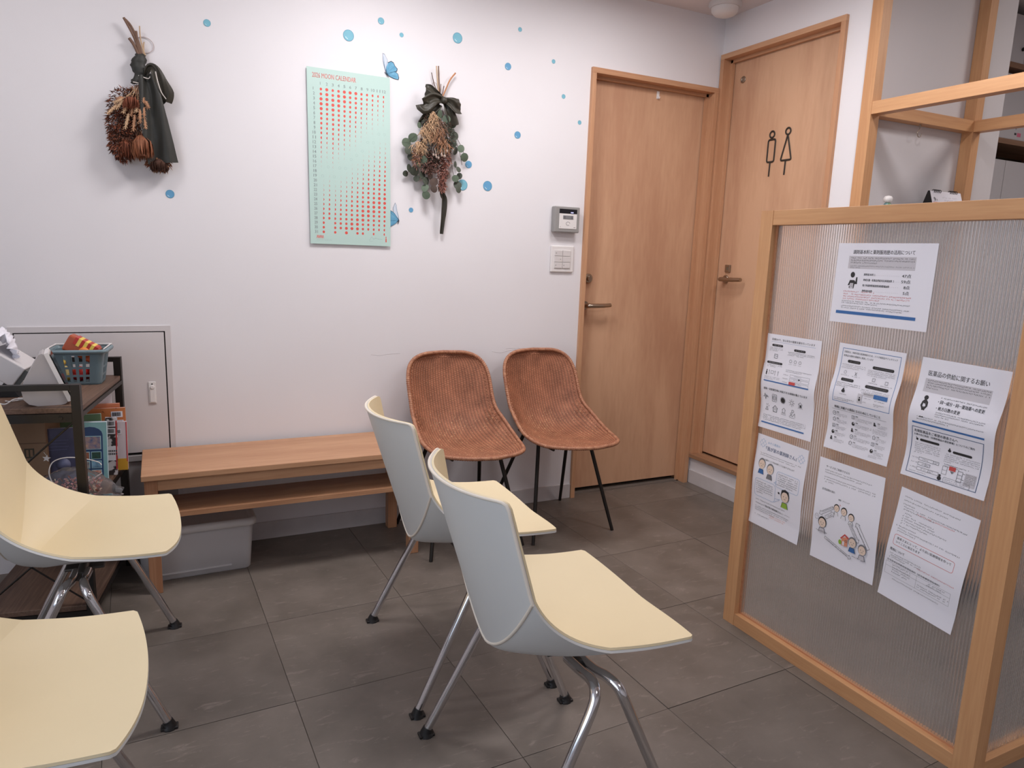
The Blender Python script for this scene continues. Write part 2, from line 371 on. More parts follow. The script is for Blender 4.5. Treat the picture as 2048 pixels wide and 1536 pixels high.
# figure sign
M_sign = mat('sign_black', (48, 42, 36), .5)
t = thing('toilet_sign', 'black outline man and woman figures stuck on the toilet door', 'sign', (.0495, 0, 0))
def P3(y, z): return Vector((-.002, y, z))
def ring(cy, cz, r, n=20): return [P3(cy + r * math.cos(2 * PI * i / n), cz + r * math.sin(2 * PI * i / n)) for i in range(n + 1)]
def rounded(pts, r, n=5):
    out = []; k = len(pts)
    for i in range(k):
        p, a, c_ = Vector(pts[i]), Vector(pts[i - 1]), Vector(pts[(i + 1) % k])
        da = (a - p).normalized(); dc = (c_ - p).normalized()
        A, C_ = p + da * r, p + dc * r
        for q in range(n + 1):
            tq = q / n; out.append((1 - tq) ** 2 * A + 2 * tq * (1 - tq) * p + tq * tq * C_)
    out.append(out[0].copy()); return out
b = MB(); R0 = .0042
b.tube(ring(-.331, 1.797, .0145), R0, n=8, flat=.35, cap=False, up=(1, 0, 0))
b.tube([P3(q.x, q.y) for q in rounded([(-.311, 1.774), (-.355, 1.774), (-.355, 1.672), (-.311, 1.672)], .011)], R0, n=8, flat=.35, cap=False, up=(1, 0, 0))
b.tube([P3(-.333, 1.672), P3(-.332, 1.606)], R0, n=8, flat=.35, up=(1, 0, 0)); b.build('man_figure', M_sign, t)
b = MB()
b.tube(ring(-.427, 1.800, .0145), R0, n=8, flat=.35, cap=False, up=(1, 0, 0))
b.tube([P3(q.x, q.y) for q in rounded([(-.427, 1.786), (-.460, 1.672), (-.396, 1.672)], .010)], R0, n=8, flat=.35, cap=False, up=(1, 0, 0))
b.tube([P3(-.427, 1.672), P3(-.426, 1.606)], R0, n=8, flat=.35, up=(1, 0, 0)); b.build('woman_figure', M_sign, t)

# ------------------------------------------------------------------ wall access panel
t = thing('access_panel', 'flush grey metal access panel low in the back wall behind the rack', 'panel', (0, 0, 0))
w = MB(); w.box((-3.05, -.004, .872), (-2.545, .05, .892)); w.box((-2.563, -.004, .395), (-2.545, .05, .872)); w.box((-3.05, -.004, .395), (-3.036, .05, .872))
w.build('frame', M_metalp, t)
MB().box((-3.033, -.002, .412), (-2.567, .02, .868), bev=.0015).build('panel_leaf', M_metalp, t)
MB().box((-3.036, .021, .395), (-2.563, .048, .872)).build('gap_backing', M_dark, t)
w = MB(); w.box((-3.05, .004, 0), (-2.545, .05, .375)); w.box((-3.05, -.004, .378), (-2.545, .05, .402), bev=.002); w.build('lower_panel', mat('grey_lower_panel', (176, 172, 172), .6), t)
w = MB().box((-2.628, -.006, .600), (-2.603, -.002, .682), bev=.0012)
lt = w.build('latch_plate', M_white, t); 
w = MB().box((-2.624, -.0085, .604), (-2.607, -.006, .655), bev=.001); w.lathe([(.007, 0), (.007, .004), (.0055, .005)], n=16, mt=Matrix.Translation((-2.6155, -.006, .662)) @ Matrix.Rotation(PI/2, 4, 'X'))
w.box((-2.6175, -.0072, .672), (-2.6135, -.006, .676), 1); w.build('push_button', [M_white, M_blackpl], lt)

# ------------------------------------------------------------------ card reader and light switch
t = thing('card_reader', 'grey wall card reader with a dark display above the light switch', 'reader', (-.869, 0, 1.366))
MB().box((-.066, -.034, -.058), (.066, 0, .058), bev=.004).build('housing', mat('reader_grey', (150, 148, 146), .45), t)
MB().box((-.043, -.036, -.042), (.050, -.033, .026), bev=.001).build('face_plate', M_white, t)
MB().box((-.043, -.036, .027), (.050, -.033, .047), bev=.001).build('display', mat('reader_display', (34, 33, 38), .2), t)
M_led = bpy.data.materials.new('blue_led'); M_led.use_nodes = True; bb = M_led.node_tree.nodes['Principled BSDF']; bb.inputs['Emission Color'].default_value = (.15, .18, .9, 1); bb.inputs['Emission Strength'].default_value = 1.0
MB().box((.016, -.0368, .030), (.030, -.036, .034)).build('status_light', M_led, t)
MB().box((-.024, -.0375, .002), (.030, -.036, .018), bev=.0004).build('lcd', mat('lcd_grey', (132, 132, 134), .3), t)
w = MB(); w.box((-.020, -.0379, .005), (-.012, -.0375, .015)); w.box((.018, -.0379, .005), (.026, -.0375, .015)); w.tube([(.010 * math.cos(a / 14 * 2 * PI) + .003, -.0364, .008 * math.sin(a / 14 * 2 * PI) - .018) for a in range(13)], .0006, n=5, cap=False)
w.box((-.038, -.0364, -.036), (-.036, -.036, -.032)); w.box((.034, -.0364, -.036), (.044, -.036, -.034)); w.build('printed_marks', mat('print_grey', (110, 108, 112), .6), t, kind='stuff')
t = thing('light_switch', 'white six rocker light switch plate below the card reader', 'switch', (-.871, 0, 1.186))
MB().box((-.061, -.010, -.061), (.061, 0, .061), bev=.004).build('plate', M_white, t)
for i in range(2):
    for j in range(3):
        x = -.023 + i * .043; z = .027 - j * .028
        r = MB().box((x - .0205, -.0145, z - .0132), (x + .0205, -.009, z + .0132), bev=.0012).build('rocker', M_white2, t)
        if (i, j) in ((0, 0), (0, 1), (0, 2), (1, 2)):
            dx = .010 if (i, j) == (0, 1) else -.014
            MB().box((x + dx - .002, -.0152, z - .001), (x + dx + .002, -.0144, z + .001)).build('indicator', M_blackpl, r)

# ------------------------------------------------------------------ pine corrugated partition
M_poly = bpy.data.materials.new('ribbed_polycarbonate'); M_poly.use_nodes = True
b = M_poly.node_tree.nodes['Principled BSDF']
b.inputs['Base Color'].default_value = (.97, .955, .945, 1); b.inputs['Transmission Weight'].default_value = .90; b.inputs['Roughness'].default_value = .09; b.inputs['IOR'].default_value = 1.38
t = thing('partition_screen', 'pine framed partition with ribbed translucent panels and notices', 'partition', (-.897, -2.105, 0))
PH = 1.358
MB().box((0, 0, 0), (.045, .050, PH)).build('corner_post', M_pine, t)
MB().box((0, .795, .0), (.045, .843, PH)).build('stile', M_pine, t)
MB().box((.001, .050, PH - .044), (.044, .795, PH), bev=.001).build('top_rail', M_piney, t)
MB().box((.001, .050, 0), (.044, .795, .042), bev=.001).build('bottom_rail', M_piney, t)
def ribbed(p0, du, L, H, th=.0060, pitch=.0080):
    """corrugated sheet standing on edge"""
    n = int(L / pitch) * 6; A, B = [], []
    nx, ny = -du[1], du[0]
    mb = MB(); rows = []
    for side in (0, 1):
        r0 = []
        for i in range(n + 1):
            uu = L * i / n; off = (th if side else 0) + (.0011 * math.cos(2 * PI * uu / pitch)) * (1 if side else -1)
            r0.append((p0[0] + du[0] * uu + nx * off, p0[1] + du[1] * uu + ny * off))
        rows.append(r0)
    loop = rows[0] + rows[1][::-1]; k = len(loop)
    vs = [(x, y, p0[2]) for x, y in loop] + [(x, y, p0[2] + H) for x, y in loop]
    mb.add(vs, [(i, (i + 1) % k, k + (i + 1) % k, k + i) for i in range(k)], 0, True)
    m_ = n + 1
    for z in (0, 1):
        o = z * k; mb.add([vs[o + i] for i in range(k)], [(i, i + 1, k - 2 - i, k - 1 - i) for i in range(n)], 0)
    return mb
ribbed((.0305, .046, .038), (0, 1), .753, PH - .078).build('ribbed_panel', M_poly, t)
for a in ((.0205, .050, .0235, .795),):
    w = MB(); w.box((.019, .050, .042), (.0225, .056, PH - .044)); w.box((.019, .789, .042), (.0225, .795, PH - .044)); w.box((.019, .056, .042), (.0225, .789, .047)); w.build('glazing_bead', wood('bead_wood', (206, 150, 112), (190, 132, 96), 'y', .45), t)
MB().box((.850, .001, 0), (.895, .045, PH)).build('stile', M_pine, t)
MB().box((.045, .001, PH - .044), (.850, .044, PH), bev=.001).build('top_rail', M_pinex, t)
MB().box((.045, .001, 0), (.850, .044, .042), bev=.001).build('bottom_rail', M_pinex, t)
ribbed((.042, .0180, .038), (1, 0), .812, PH - .078).build('ribbed_panel', M_poly, t)

# ------------------------------------------------------------------ reception lattice, counter, cabinets behind
t = thing('lattice_frame', 'tall square pine beam lattice over the reception counter', 'frame', (0, 0, 0))
PX = ((-.006, .044), (.655, .705))
for (a, b_) in PX:
    MB().box((a, -.897, 0), (b_, -.847, CH - .0)).build('post', M_pine, t)
for (a, b_) in PX:
    MB().box((a, -2.10, 1.365), (b_, -2.05, CH)).build('post', M_pine, t)
    MB().box((a + .001, -2.05, 1.797), (b_ - .001, -.897, 1.845), bev=.0008).build('beam', M_piney, t)
for y in (-.897, -2.10):
    MB().box((.044, y + .001, 1.797), (.655, y + .049, 1.845), bev=.0008).build('cross_beam', M_pinex, t)
t = thing('wire_hook', 'small steel hook hanging under the lattice cross beam', 'hook', (.335, -.872, 1.797))
MB().tube(spline([(0, 0, 0), (0, 0, -.018), (-.012, 0, -.032), (-.006, 0, -.048), (.010, 0, -.048), (.016, 0, -.036)], 5), .0016, n=7).build('hook_wire', M_steel, t)
MB().lathe([(.004, -.004), (.005, -.002), (.004, 0)], n=10).build('screw_collar', M_steel, t)
t = thing('reception_counter', 'wooden reception counter behind the ribbed partition', 'counter', (0, 0, 0))
M_cnt = wood('counter_front', (196, 150, 112), (176, 128, 92), 'z', .45, 9)
MB().box((.06, -2.04, .08), (.62, -.90, .76), bev=.002).build('body', M_cnt, t)
MB().box((.045, -2.045, .761), (.65, -.898, .79), bev=.003).build('worktop', M_pinex, t)
MB().box((.10, -2.02, 0), (.60, -.92, .08)).build('plinth', M_dark, t)
t = thing('wall_shelf', 'white shelf board on the grey wall behind the partition', 'shelf', (.07, -.845, 1.395))
MB().box((0, -.15, 0), (.575, 0, .018), bev=.002).build('board', M_white2, t)
for x in (.08, .47): MB().prism([(0, 0), (-.12, 0), (0, -.09)], (x, -.002, 0), (0, 1, 0), (0, 0, 1), (1, 0, 0), .012).build('bracket', M_white2, t)
t = thing('desk_calendar', 'small white desk calendar with black ring binding showing a 9', 'calendar', (.50, -.91, 1.4132), math.radians(-3))
MB().prism([(-.045, 0), (.045, 0), (.004, .118), (-.004, .118)], (-.10, 0, 0), (0, 1, 0), (0, 0, 1), (1, 0, 0), .002).build('end_stand', M_blackpl, t)
cal_stand = MB(); cal_stand.prism([(-.045, 0), (-.042, 0), (.001, .118), (-.002, .118)], (-.098, 0, 0), (0, 1, 0), (0, 0, 1), (1, 0, 0), .196); cal_stand.build('page', M_paper, t)
MB().prism([(.045, 0), (.042, 0), (-.001, .118), (.002, .118)], (-.098, 0, 0), (0, 1, 0), (0, 0, 1), (1, 0, 0), .196).build('back_board', M_blackpl, t)
for x0 in (-.072, .030):
    w = MB()
    for k in range(5): w.tube([(x0 + k * .010, .007 * math.cos(a), .117 + .007 * math.sin(a)) for a in [i * PI / 5 for i in range(11)]], .0014, n=5, cap=False)
    w.build('ring_binding', M_blackpl, t)
MB().box((-.07, -.0045, .092), (-.03, -.004, .0935)).build('red_line', mat('print_red', (190, 60, 55), .6), t)
CALT = t
t = thing('pump_bottle', 'small bottle with a white cap showing over the partition top', 'bottle', (.115, -.93, 1.4132))
MB().lathe([(.015, 0), (.016, .004), (.016, .040), (.008, .050)], n=18).build('bottle_body', mat('bottle_green', (120, 150, 60), .3, rgb2=(60, 100, 150), vs=20), t)
MB().lathe([(.009, .048), (.017, .054), (.018, .066), (.012, .074), (.003, .076)], n=18).build('cap', M_white, t)

# shelving unit of the pharmacy behind
t = thing('pharmacy_shelving', 'wooden shelving with grey doors in the pharmacy beyond the counter', 'shelving', (1.55, -.20, 0))
M_shw = wood('shelf_brown', (168, 130, 104), (146, 110, 86), 'x', .5)
for x in (0, 1.30): MB().box((x, 0, 0), (x + .02, .35, 2.70)).build('side_board', M_shw, t)
for z in (1.965, 2.395): MB().box((.02, -.005, z), (1.30, .35, z + .030)).build('shelf_board', M_shw, t)
MB().box((.02, .33, 0), (1.30, .35, 2.7)).build('back_board', mat('shelf_back', (70, 62, 50), .7), t)
for x in (.025, .565): 
    d = MB().box((x, 0, .10), (x + .535, .02, 1.872), bev=.002).build('cabinet_door', M_wallg, t)
for x in (.02, .59): 
    d = MB().box((x, 0, 2.427), (x + .565, .02, 2.69), bev=.002).build('upper_door', M_wallg, t)
    MB().lathe([(.008, 0), (.012, .010), (.010, .018)], n=12, mt=Matrix.Translation((x + .03 if x > .3 else x + .535, 0, 2.505)) @ Matrix.Rotation(PI/2, 4, 'X')).build('knob', M_blackpl, d)
t2 = thing('storage_bin', 'light grey storage bin with a pink tag on the pharmacy shelf', 'box', (2.05, -.195, 1.996))
MB().box((-.10, 0, 0), (.42, .28, .37), bev=.006).build('bin_body', M_wallg, t2)
MB().box((.140, -.001, .022), (.178, 0, .044)).build('pink_tag', mat('pink_tag', (232, 120, 150), .5), t2)
w = MB().box((.112, -.001, .030), (.132, 0, .042)); w.prism([(0, 0), (.014, 0), (.007, -.020)], (.115, 0, .080), (1, 0, 0), (0, 0, 1), (0, -1, 0), .001); w.build('printed_marks', mat('tag_grey', (60, 60, 62), .5), t2, kind='stuff')
# ------------------------------------------------------------------ cream shell chairs
def lerp(a, b, t): return a + (b - a) * t
def shell_rows(off=0.):
    """rows of points, top of the back to the front of the seat; folded gussets between back and seat"""
    NV = 36; NB, NG, NS = 16, 14, 16; rows = []
    vv = []
    for j in range(NV + 1):
        q = j / NV * 2 - 1
        vv.append(math.copysign(1 - (1 - abs(q)) ** 1.25, q))
    def pos(v, seg, t):
        a = abs(v); e = a ** 1.55
        Pb = Vector((lerp(-.148, -.154, e), 0, lerp(.398, .588, e)))
        C_ = Vector((lerp(-.137, -.126, e), 0, lerp(.379, .497, e)))
        Ps = Vector((lerp(-.112, .006, e), 0, lerp(.389, .468, e)))
        C_ = C_.lerp((Pb + Ps) / 2, .80 * a ** .5 * (1 - .70 * a * a))
        rr = .10; cut = 0. if a < 1 - rr else 1 - math.sqrt(max(0, 1 - ((a - 1 + rr) / rr) ** 2)); cf = 0. if a < .965 else 1 - math.sqrt(max(0, 1 - ((a - .965) / .035) ** 2))
        Tp = Vector((-.264 + .070 * a ** 2.2, 0, .770 - .014 * cut))
        Fr = Vector((.232 - .030 * a ** 2.3 - .006 * cf, 0, .425 + .029 * a ** 1.6))
        if seg == 0: p = Tp.lerp(Pb, t); w = lerp(.190, .219, t)
        elif seg == 1: p = (1 - t) ** 2 * Pb + 2 * t * (1 - t) * C_ + t * t * Ps; w = lerp(.219, .226, t)
        else: p = Ps.lerp(Fr, t); p.z += .006 * math.sin(PI * t) * (1 - a) - .004 * math.sin(PI * t) * a; w = .226
        return Vector((p.x, v * w, p.z))
    for i in range(NB): rows.append([pos(v, 0, i / NB) for v in vv])
    for i in range(NG): rows.append([pos(v, 1, i / NG) for v in vv])
    for i in range(NS + 1): rows.append([pos(v, 2, i / NS) for v in vv])
    R_, C_n = len(rows), NV + 1
    if off:
        nr = [[None] * C_n for _ in range(R_)]
        for i in range(R_):
            for j in range(C_n):
                du = rows[min(i + 1, R_ - 1)][j] - rows[max(i - 1, 0)][j]; dv = rows[i][min(j + 1, C_n - 1)] - rows[i][max(j - 1, 0)]
                n = du.cross(dv).normalized()   # points to the sitter?
                nr[i][j] = n
        if nr[R_ - 3][C_n // 2].z > 0: sgn = -1
        else: sgn = 1
        rows = [[rows[i][j] + nr[i][j] * sgn * off for j in range(C_n)] for i in range(R_)]
    return rows, NB, NG
def slab(a, b, name, M, parent, creases=()):
    A, NB, NG = shell_rows(a); B, _, _ = shell_rows(b)
    r, c = len(A), len(A[0]); mb = MB()
    vs = [p for row in A for p in row] + [p for row in B for p in row]; o = r * c; fs = []
    for i in range(r - 1):
        for j in range(c - 1):
            k = i * c + j; fs.append((k, k + 1, k + c + 1, k + c)); fs.append((o + k, o + k + c, o + k + c + 1, o + k + 1))
    for i in range(r - 1):
        for j in (0, c - 1):
            k = i * c + j; fs.append((k, k + c, o + k + c, o + k))
    for j in range(c - 1):
        for i in (0, r - 1):
            k = i * c + j; fs.append((k, k + 1, o + k + 1, o + k))
    mb.add(vs, fs, 0, True); ob = mb.build(name, M, parent)
    bm = bmesh.new(); bm.from_mesh(ob.data); bm.verts.ensure_lookup_table()
    for e in bm.edges:
        i0, i1 = e.verts[0].index, e.verts[1].index
        ra, rb = (i0 % o) // c, (i1 % o) // c
        if ra == rb and ra in (NB, NB + NG) and (i0 < o) == (i1 < o): e.smooth = False
        if len(e.link_faces) == 2 and e.calc_face_angle(0) > 1.0: e.smooth = False
    bm.to_mesh(ob.data); bm.free(); return ob
def shell_chair():
    t = thing('shell_chair', '', 'chair')
    slab(0, .005, 'seat_shell', M_cream, t)
    slab(.0054, .0105, 'back_cover', M_grey, t)
    A, NB, NG = shell_rows(.0105); c = len(A[0])
    rim = [A[i][0] for i in range(NB, -1, -1)] + A[0][1:-1] + [A[i][c - 1] for i in range(0, NB + 1)]
    w = MB(); w.tube(rim, .0030, n=8); w.tube([p for p in A[NB]], .0032, n=8); w.build('edge_piping', M_trim, t)
    B, _, _ = shell_rows(.005); 
    w = MB()
    for i_, j_ in ((-1, None),):
        pass
    # underframe: crossbar, mounting plate and two brackets
    w = MB().box((-.040, -.06, .362), (.050, .06, .370), bev=.003); w.tube([(.004, -.12, .371), (.004, .12, .371)], .0122, n=12)
    w.build('underframe', mat('frame_grey', (92, 88, 84), .4, .5) if 'frame_grey' not in bpy.data.materials else bpy.data.materials['frame_grey'], t)
    for sx in (1, -1):
        for sy in (1, -1):
            x0 = .004 + sx * .0135
            top = [(x0, sy * .09, .372), (x0, sy * .15, .377), (x0 + sx * .004, sy * .196, .386), (x0 + sx * .012, sy * .224, .379), (x0 + sx * .024, sy * .235, .352)]
            foot = Vector((.192 if sx > 0 else -.203, sy * .262, .012))
            a = Vector(top[-1]); pts = spline(top + [tuple(a.lerp(foot, .25))], 5)[:-1] + [a.lerp(foot, q) for q in (.25, .5, .75, 1)]
            lg = MB().tube(pts, .0108, n=14).build('leg', M_chrome, t)
            d = (foot - a).normalized(); h = MB()
            h.tube([foot - d * .010, foot + d * .004, (foot.x, foot.y, .004), (foot.x, foot.y, 0)], [.0125, .0140, .018, .0185], n=12)
            h.box((foot.x - .020, foot.y - .012, 0), (foot.x + .020, foot.y + .012, .007), bev=.002)
            h.build('foot_glide', M_blackpl, lg)
    return t
ch = shell_chair()
CH_SPOTS = [(-1.832, -1.700, -2.3, 'cream shell chair in the middle nearest the viewer, its grey back turned to the left'),
            (-1.807, -1.098, -2.5, 'cream shell chair between the nearest middle chair and the wicker chairs'),
            (-2.784, -.880, -2.5, 'cream shell chair at the left beside the rack, its inner back and gusset visible'),
            (-2.860, -1.622, -2.5, 'cream shell chair at the bottom left corner, only its broad seat in view')]
for i, (x, y, a, lab) in enumerate(CH_SPOTS):
    o = ch if i == 0 else copy_tree(ch)
    o.location = (x, y, 0); o.rotation_euler = (0, 0, math.radians(a)); o['label'] = lab; o['group'] = 'cream shell chairs in two rows'

# ------------------------------------------------------------------ wicker chairs
def wicker_mat():
    M = bpy.data.materials.new('wicker_weave'); M.use_nodes = True
    nt = M.node_tree; b = nt.nodes['Principled BSDF']; L = nt.links.new; N = nt.nodes.new
    tc = N('ShaderNodeTexCoord')
    n = N('ShaderNodeTexNoise'); n.inputs['Scale'].default_value = 16; n.inputs['Detail'].default_value = 4; L(tc.outputs['Object'], n.inputs['Vector'])
    r = N('ShaderNodeValToRGB'); r.color_ramp.elements[0].position = .3; r.color_ramp.elements[1].position = .7
    r.color_ramp.elements[0].color = lin((138, 86, 60)); r.color_ramp.elements[1].color = lin((170, 110, 80)); L(n.outputs['Fac'], r.inputs[0])
    n2 = N('ShaderNodeTexNoise'); n2.inputs['Scale'].default_value = 190; n2.inputs['Detail'].default_value = 3; L(tc.outputs['Object'], n2.inputs['Vector'])
    n3 = N('ShaderNodeTexNoise'); n3.inputs['Scale'].default_value = 5; L(tc.outputs['Object'], n3.inputs['Vector'])
    sx = N('ShaderNodeSeparateXYZ'); L(tc.outputs['Object'], sx.inputs[0])
    mr = N('ShaderNodeMapRange'); mr.inputs['From Min'].default_value = .62; mr.inputs['From Max'].default_value = .44; mr.inputs['To Min'].default_value = -.055; mr.inputs['To Max'].default_value = .03
    L(sx.outputs['Z'], mr.inputs['Value'])
    a1 = N('ShaderNodeMath'); a1.operation = 'ADD'; L(n2.outputs['Fac'], a1.inputs[0]); L(mr.outputs[0], a1.inputs[1])
    a2 = N('ShaderNodeMath'); a2.operation = 'MULTIPLY_ADD'; a2.inputs[1].default_value = .14; L(n3.outputs['Fac'], a2.inputs[0]); L(a1.outputs[0], a2.inputs[2])
    r2 = N('ShaderNodeValToRGB'); r2.color_ramp.elements[0].position = .70; r2.color_ramp.elements[1].position = .78; L(a2.outputs[0], r2.inputs[0])
    mx = N('ShaderNodeMix'); mx.data_type = 'RGBA'; L(r2.outputs[0], mx.inputs['Factor']); L(r.outputs[0], mx.inputs['A']); mx.inputs['B'].default_value = lin((214, 172, 128))
    av = N('ShaderNodeAttribute'); av.attribute_name = 'weave'
    rw = N('ShaderNodeMapRange'); rw.inputs['From Min'].default_value = .15; rw.inputs['From Max'].default_value = .85; rw.inputs['To Min'].default_value = .42; rw.inputs['To Max'].default_value = 1.12; L(av.outputs['Fac'], rw.inputs['Value'])
    hv = N('ShaderNodeHueSaturation'); L(rw.outputs[0], hv.inputs['Value']); L(mx.outputs['Result'], hv.inputs['Color'])
    L(hv.outputs[0], b.inputs['Base Color']); b.inputs['Roughness'].default_value = .6
    return M
M_wick = wicker_mat()
M_rim = mat('wicker_rim', (150, 96, 72), .5, rgb2=(188, 136, 104), vs=60)
WC = spline([(-.196, .770), (-.188, .720), (-.168, .640), (-.140, .560), (-.098, .485), (-.035, .437), (.05, .416), (.14, .413), (.23, .419), (.30, .430), (.350, .436)], 12)
def weave(s, v):
    a = v * 15; k = int(math.floor(a + .5)); f = abs(math.cos(PI * a))
    g = .5 + .5 * math.cos(PI * s * 210 + (PI if k % 2 else 0))
    return f ** .5 * (.58 + .42 * g)
def wick_pt(s, v, bump=True, off=0.):
    """s 0..1 along the centre line, v -1..1 across"""
    k = s * (len(WC) - 1); i = min(int(k), len(WC) - 2); f = k - i
    p = WC[i].lerp(WC[i + 1], f); tg = (WC[min(i + 2, len(WC) - 1)] - WC[max(i - 1, 0)]).normalized()
    n = Vector((tg.y * -1, tg.x))           # (f, z) normal towards the sitter
    if n.y < 0 and s > .5: n = -n
    n = Vector((-tg.y, tg.x))
    w = lerp(.189, .207, min(1, max(0, (s - .30) / .35)) ** 1.2)
    if s < .23: w *= (1 - (1 - s / .23) ** 2.45) ** (1 / 2.45) if s > 0 else 0
    if s > .60: q = (s - .60) / .40; w *= (max(0, 1 - q ** 2.15)) ** (1 / 1.95)
    lf = .012 + .040 * math.exp(-((s - .22) / .17) ** 2) + .064 * math.exp(-((s - .50) / .18) ** 2)
    if s > .75: lf *= 1 - (s - .75) / .25 * .8
    lift = lf * abs(v) ** 2.4 + off
    if bump:
        lift += .0030 * weave(s, v)
    return Vector((p.x + n.x * lift, v * w, p.y + n.y * lift))
def wicker_chair():
    t = thing('wicker_chair', '', 'chair')
    ns, nv = 520, 210
    top = [[wick_pt(.004 + .992 * i / ns, j / nv * 2 - 1) for j in range(nv + 1)] for i in range(ns + 1)]
    mb = MB(); mb.grid(top)
    bot = [[wick_pt(.004 + .992 * i / 60, j / 40 * 2 - 1, False, -.006) for j in range(41)] for i in range(61)]
    mb.grid(bot); ob = mb.build('woven_shell', M_wick, t, fix=False)
    at_ = ob.data.attributes.new('weave', 'FLOAT', 'POINT')
    vals = [weave(.004 + .992 * i / ns, j / nv * 2 - 1) for i in range(ns + 1) for j in range(nv + 1)] + [.8] * (61 * 41)
    at_.data.foreach_set('value', vals)
    per = [wick_pt(0.002, q, False) for q in (0,)] + [wick_pt(i / 80, -1, False) for i in range(1, 80)] + [wick_pt(.998, 0, False)] + [wick_pt(i / 80, 1, False) for i in range(79, 0, -1)]
    # resample densely and twist
    per = [p for p in per]; path = []
    L = 0; seg = []
    for i in range(len(per)):
        a, b = per[i], per[(i + 1) % len(per)]; n = max(1, int((b - a).length / .0025))
        for q in range(n): path.append(a.lerp(b, q / n))
    path.append(path[0].copy())
    sm = [sum((path[(i + d) % (len(path) - 1)] for d in range(-5, 6)), Vector()) / 11 for i in range(len(path) - 1)]; sm.append(sm[0].copy())
    rad = [.0078 + .0011 * math.sin(i * 1.9) for i in range(len(sm))]
    MB().tube(sm, rad, n=8, cap=False).build('wrapped_rim', M_rim, t)
    # dashed stitch row just inside the rim
    st = MB(); 
    def inner(s, v): return wick_pt(s, v, False, .0022)
    ctr = []
    for i in range(6, 76): ctr.append((i / 80, -.90))
    for k in range(1, 12): ctr.append((.955, lerp(-.84, .84, k / 12)))
    for i in range(75, 5, -1): ctr.append((i / 80, .90))
    for k in range(1, 12): ctr.append((.055, lerp(.80, -.80, k / 12)))
    pp = [inner(s, v) for s, v in ctr]; dense = []
    for i in range(len(pp)):
        a, b = pp[i], pp[(i + 1) % len(pp)]; n = max(1, int((b - a).length / .004))
        for q in range(n): dense.append(a.lerp(b, q / n))
    for i in range(0, len(dense) - 3, 3): st.tube([dense[i], dense[i + 1], dense[i + 2]], .0019, n=5)
    st.build('edge_stitching', M_rim, t)
    # steel underframe and legs
    w = MB()
    for y in (-.115, .115): w.tube([(-.10, y, .418), (0, y, .400), (.20, y, .400)], .006, n=8)
    for x in (-.04, .16): w.tube([(x, -.115, .402), (x, .115, .402)], .006, n=8)
    w.build('underframe', M_black, t)
    for fx, fy, tx, ty in ((.215, .205, .10, .13), (.215, -.205, .10, -.13), (-.215, .20, -.05, .12), (-.215, -.20, -.05, -.12)):
        MB().tube([(tx, ty, .405), (lerp(tx, fx, .5), lerp(ty, fy, .5), .2), (fx, fy, 0)], [.0085, .0085, .0075], n=10).build('leg', M_black, t)
    return t
wch = wicker_chair()
for i, (x, y, a, lab) in enumerate([(-1.467, -.245, -90 + 1.5, 'woven brown wicker chair with black rod legs next to the bench'),
                                    (-1.018, -.245, -90 + 2.5, 'woven brown wicker chair with black rod legs next to the wooden door')]):
    o = wch if i == 0 else copy_tree(wch)
    o.location = (x, y, 0); o.rotation_euler = (0, 0, math.radians(a)); o['label'] = lab; o['group'] = 'wicker chairs against the wall'

# ------------------------------------------------------------------ bench
t = thing('bench', 'low oak bench with an open shelf under its seat against the wall', 'bench', (-2.660, -.375, 0))
BL_, BD = .984, .352
MB().box((0, 0, .408), (BL_, BD, .428), bev=.002).build('seat_board', M_bench, t)
for (x, y) in ((.008, .010), (BL_ - .048, .010), (.008, BD - .05), (BL_ - .048, BD - .05)):
    MB().box((x, y, 0), (x + .040, y + .040, .408), bev=.0015).build('leg', M_benchz, t)
MB().box((.048, .014, .368), (BL_ - .048, .032, .4078), bev=.001).build('apron', M_bench, t)
MB().box((.048, BD - .042, .368), (BL_ - .048, BD - .024, .4078), bev=.001).build('apron', M_bench, t)
for x in (.012, BL_ - .028): MB().box((x, .050, .368), (x + .016, BD - .05, .4078)).build('side_apron', M_benchz, t)
MB().box((.020, .0505, .268), (BL_ - .020, .212, .284), bev=.001).build('shelf', M_bench, t)
for x in (.014, BL_ - .030): MB().box((x, .050, .246), (x + .016, BD - .05, .2675)).build('side_rail', M_benchz, t)
MB().box((.049, .016, .267), (BL_ - .049, .0500, .286), bev=.001).build('shelf_rail', M_bench, t)

# ------------------------------------------------------------------ lidded storage box under the bench
M_tub = mat('tub_grey', (198, 196, 198), .35)
t = thing('storage_box', 'pale grey plastic storage box with lid pushed under the bench', 'box', (-2.495, -.155, 0), math.radians(1)); t.scale = (1.035, 1.0, 1.05)
def rrect(hx, hy, r, z, n=6):
    out = []
    for cx_, cy_, a0 in ((hx - r, hy - r, 0), (-hx + r, hy - r, PI/2), (-hx + r, -hy + r, PI), (hx - r, -hy + r, 1.5 * PI)):
        for k in range(n + 1):
            a = a0 + PI/2 * k / n; out.append(Vector((cx_ + r * math.cos(a), cy_ + r * math.sin(a), z)))
    return out
def loft(rings, mb, cap0=True, cap1=True, mi=0, smooth=True):
    k = len(rings[0]); vs = [p for r in rings for p in r]
    mb.add(vs, [(i * k + j, i * k + (j + 1) % k, (i + 1) * k + (j + 1) % k, (i + 1) * k + j) for i in range(len(rings) - 1) for j in range(k)], mi, smooth)
    if cap0: mb.add(rings[0], [tuple(range(k))], mi)
    if cap1: mb.add(rings[-1], [tuple(range(k))], mi)
    return mb
w = loft([rrect(.172, .108, .02, 0), rrect(.176, .112, .024, .004), rrect(.188, .122, .026, .172)], MB())
w.box((-.12, -.1165, .020), (.11, -.112, .026), bev=.001); w.build('tub', M_tub, t)
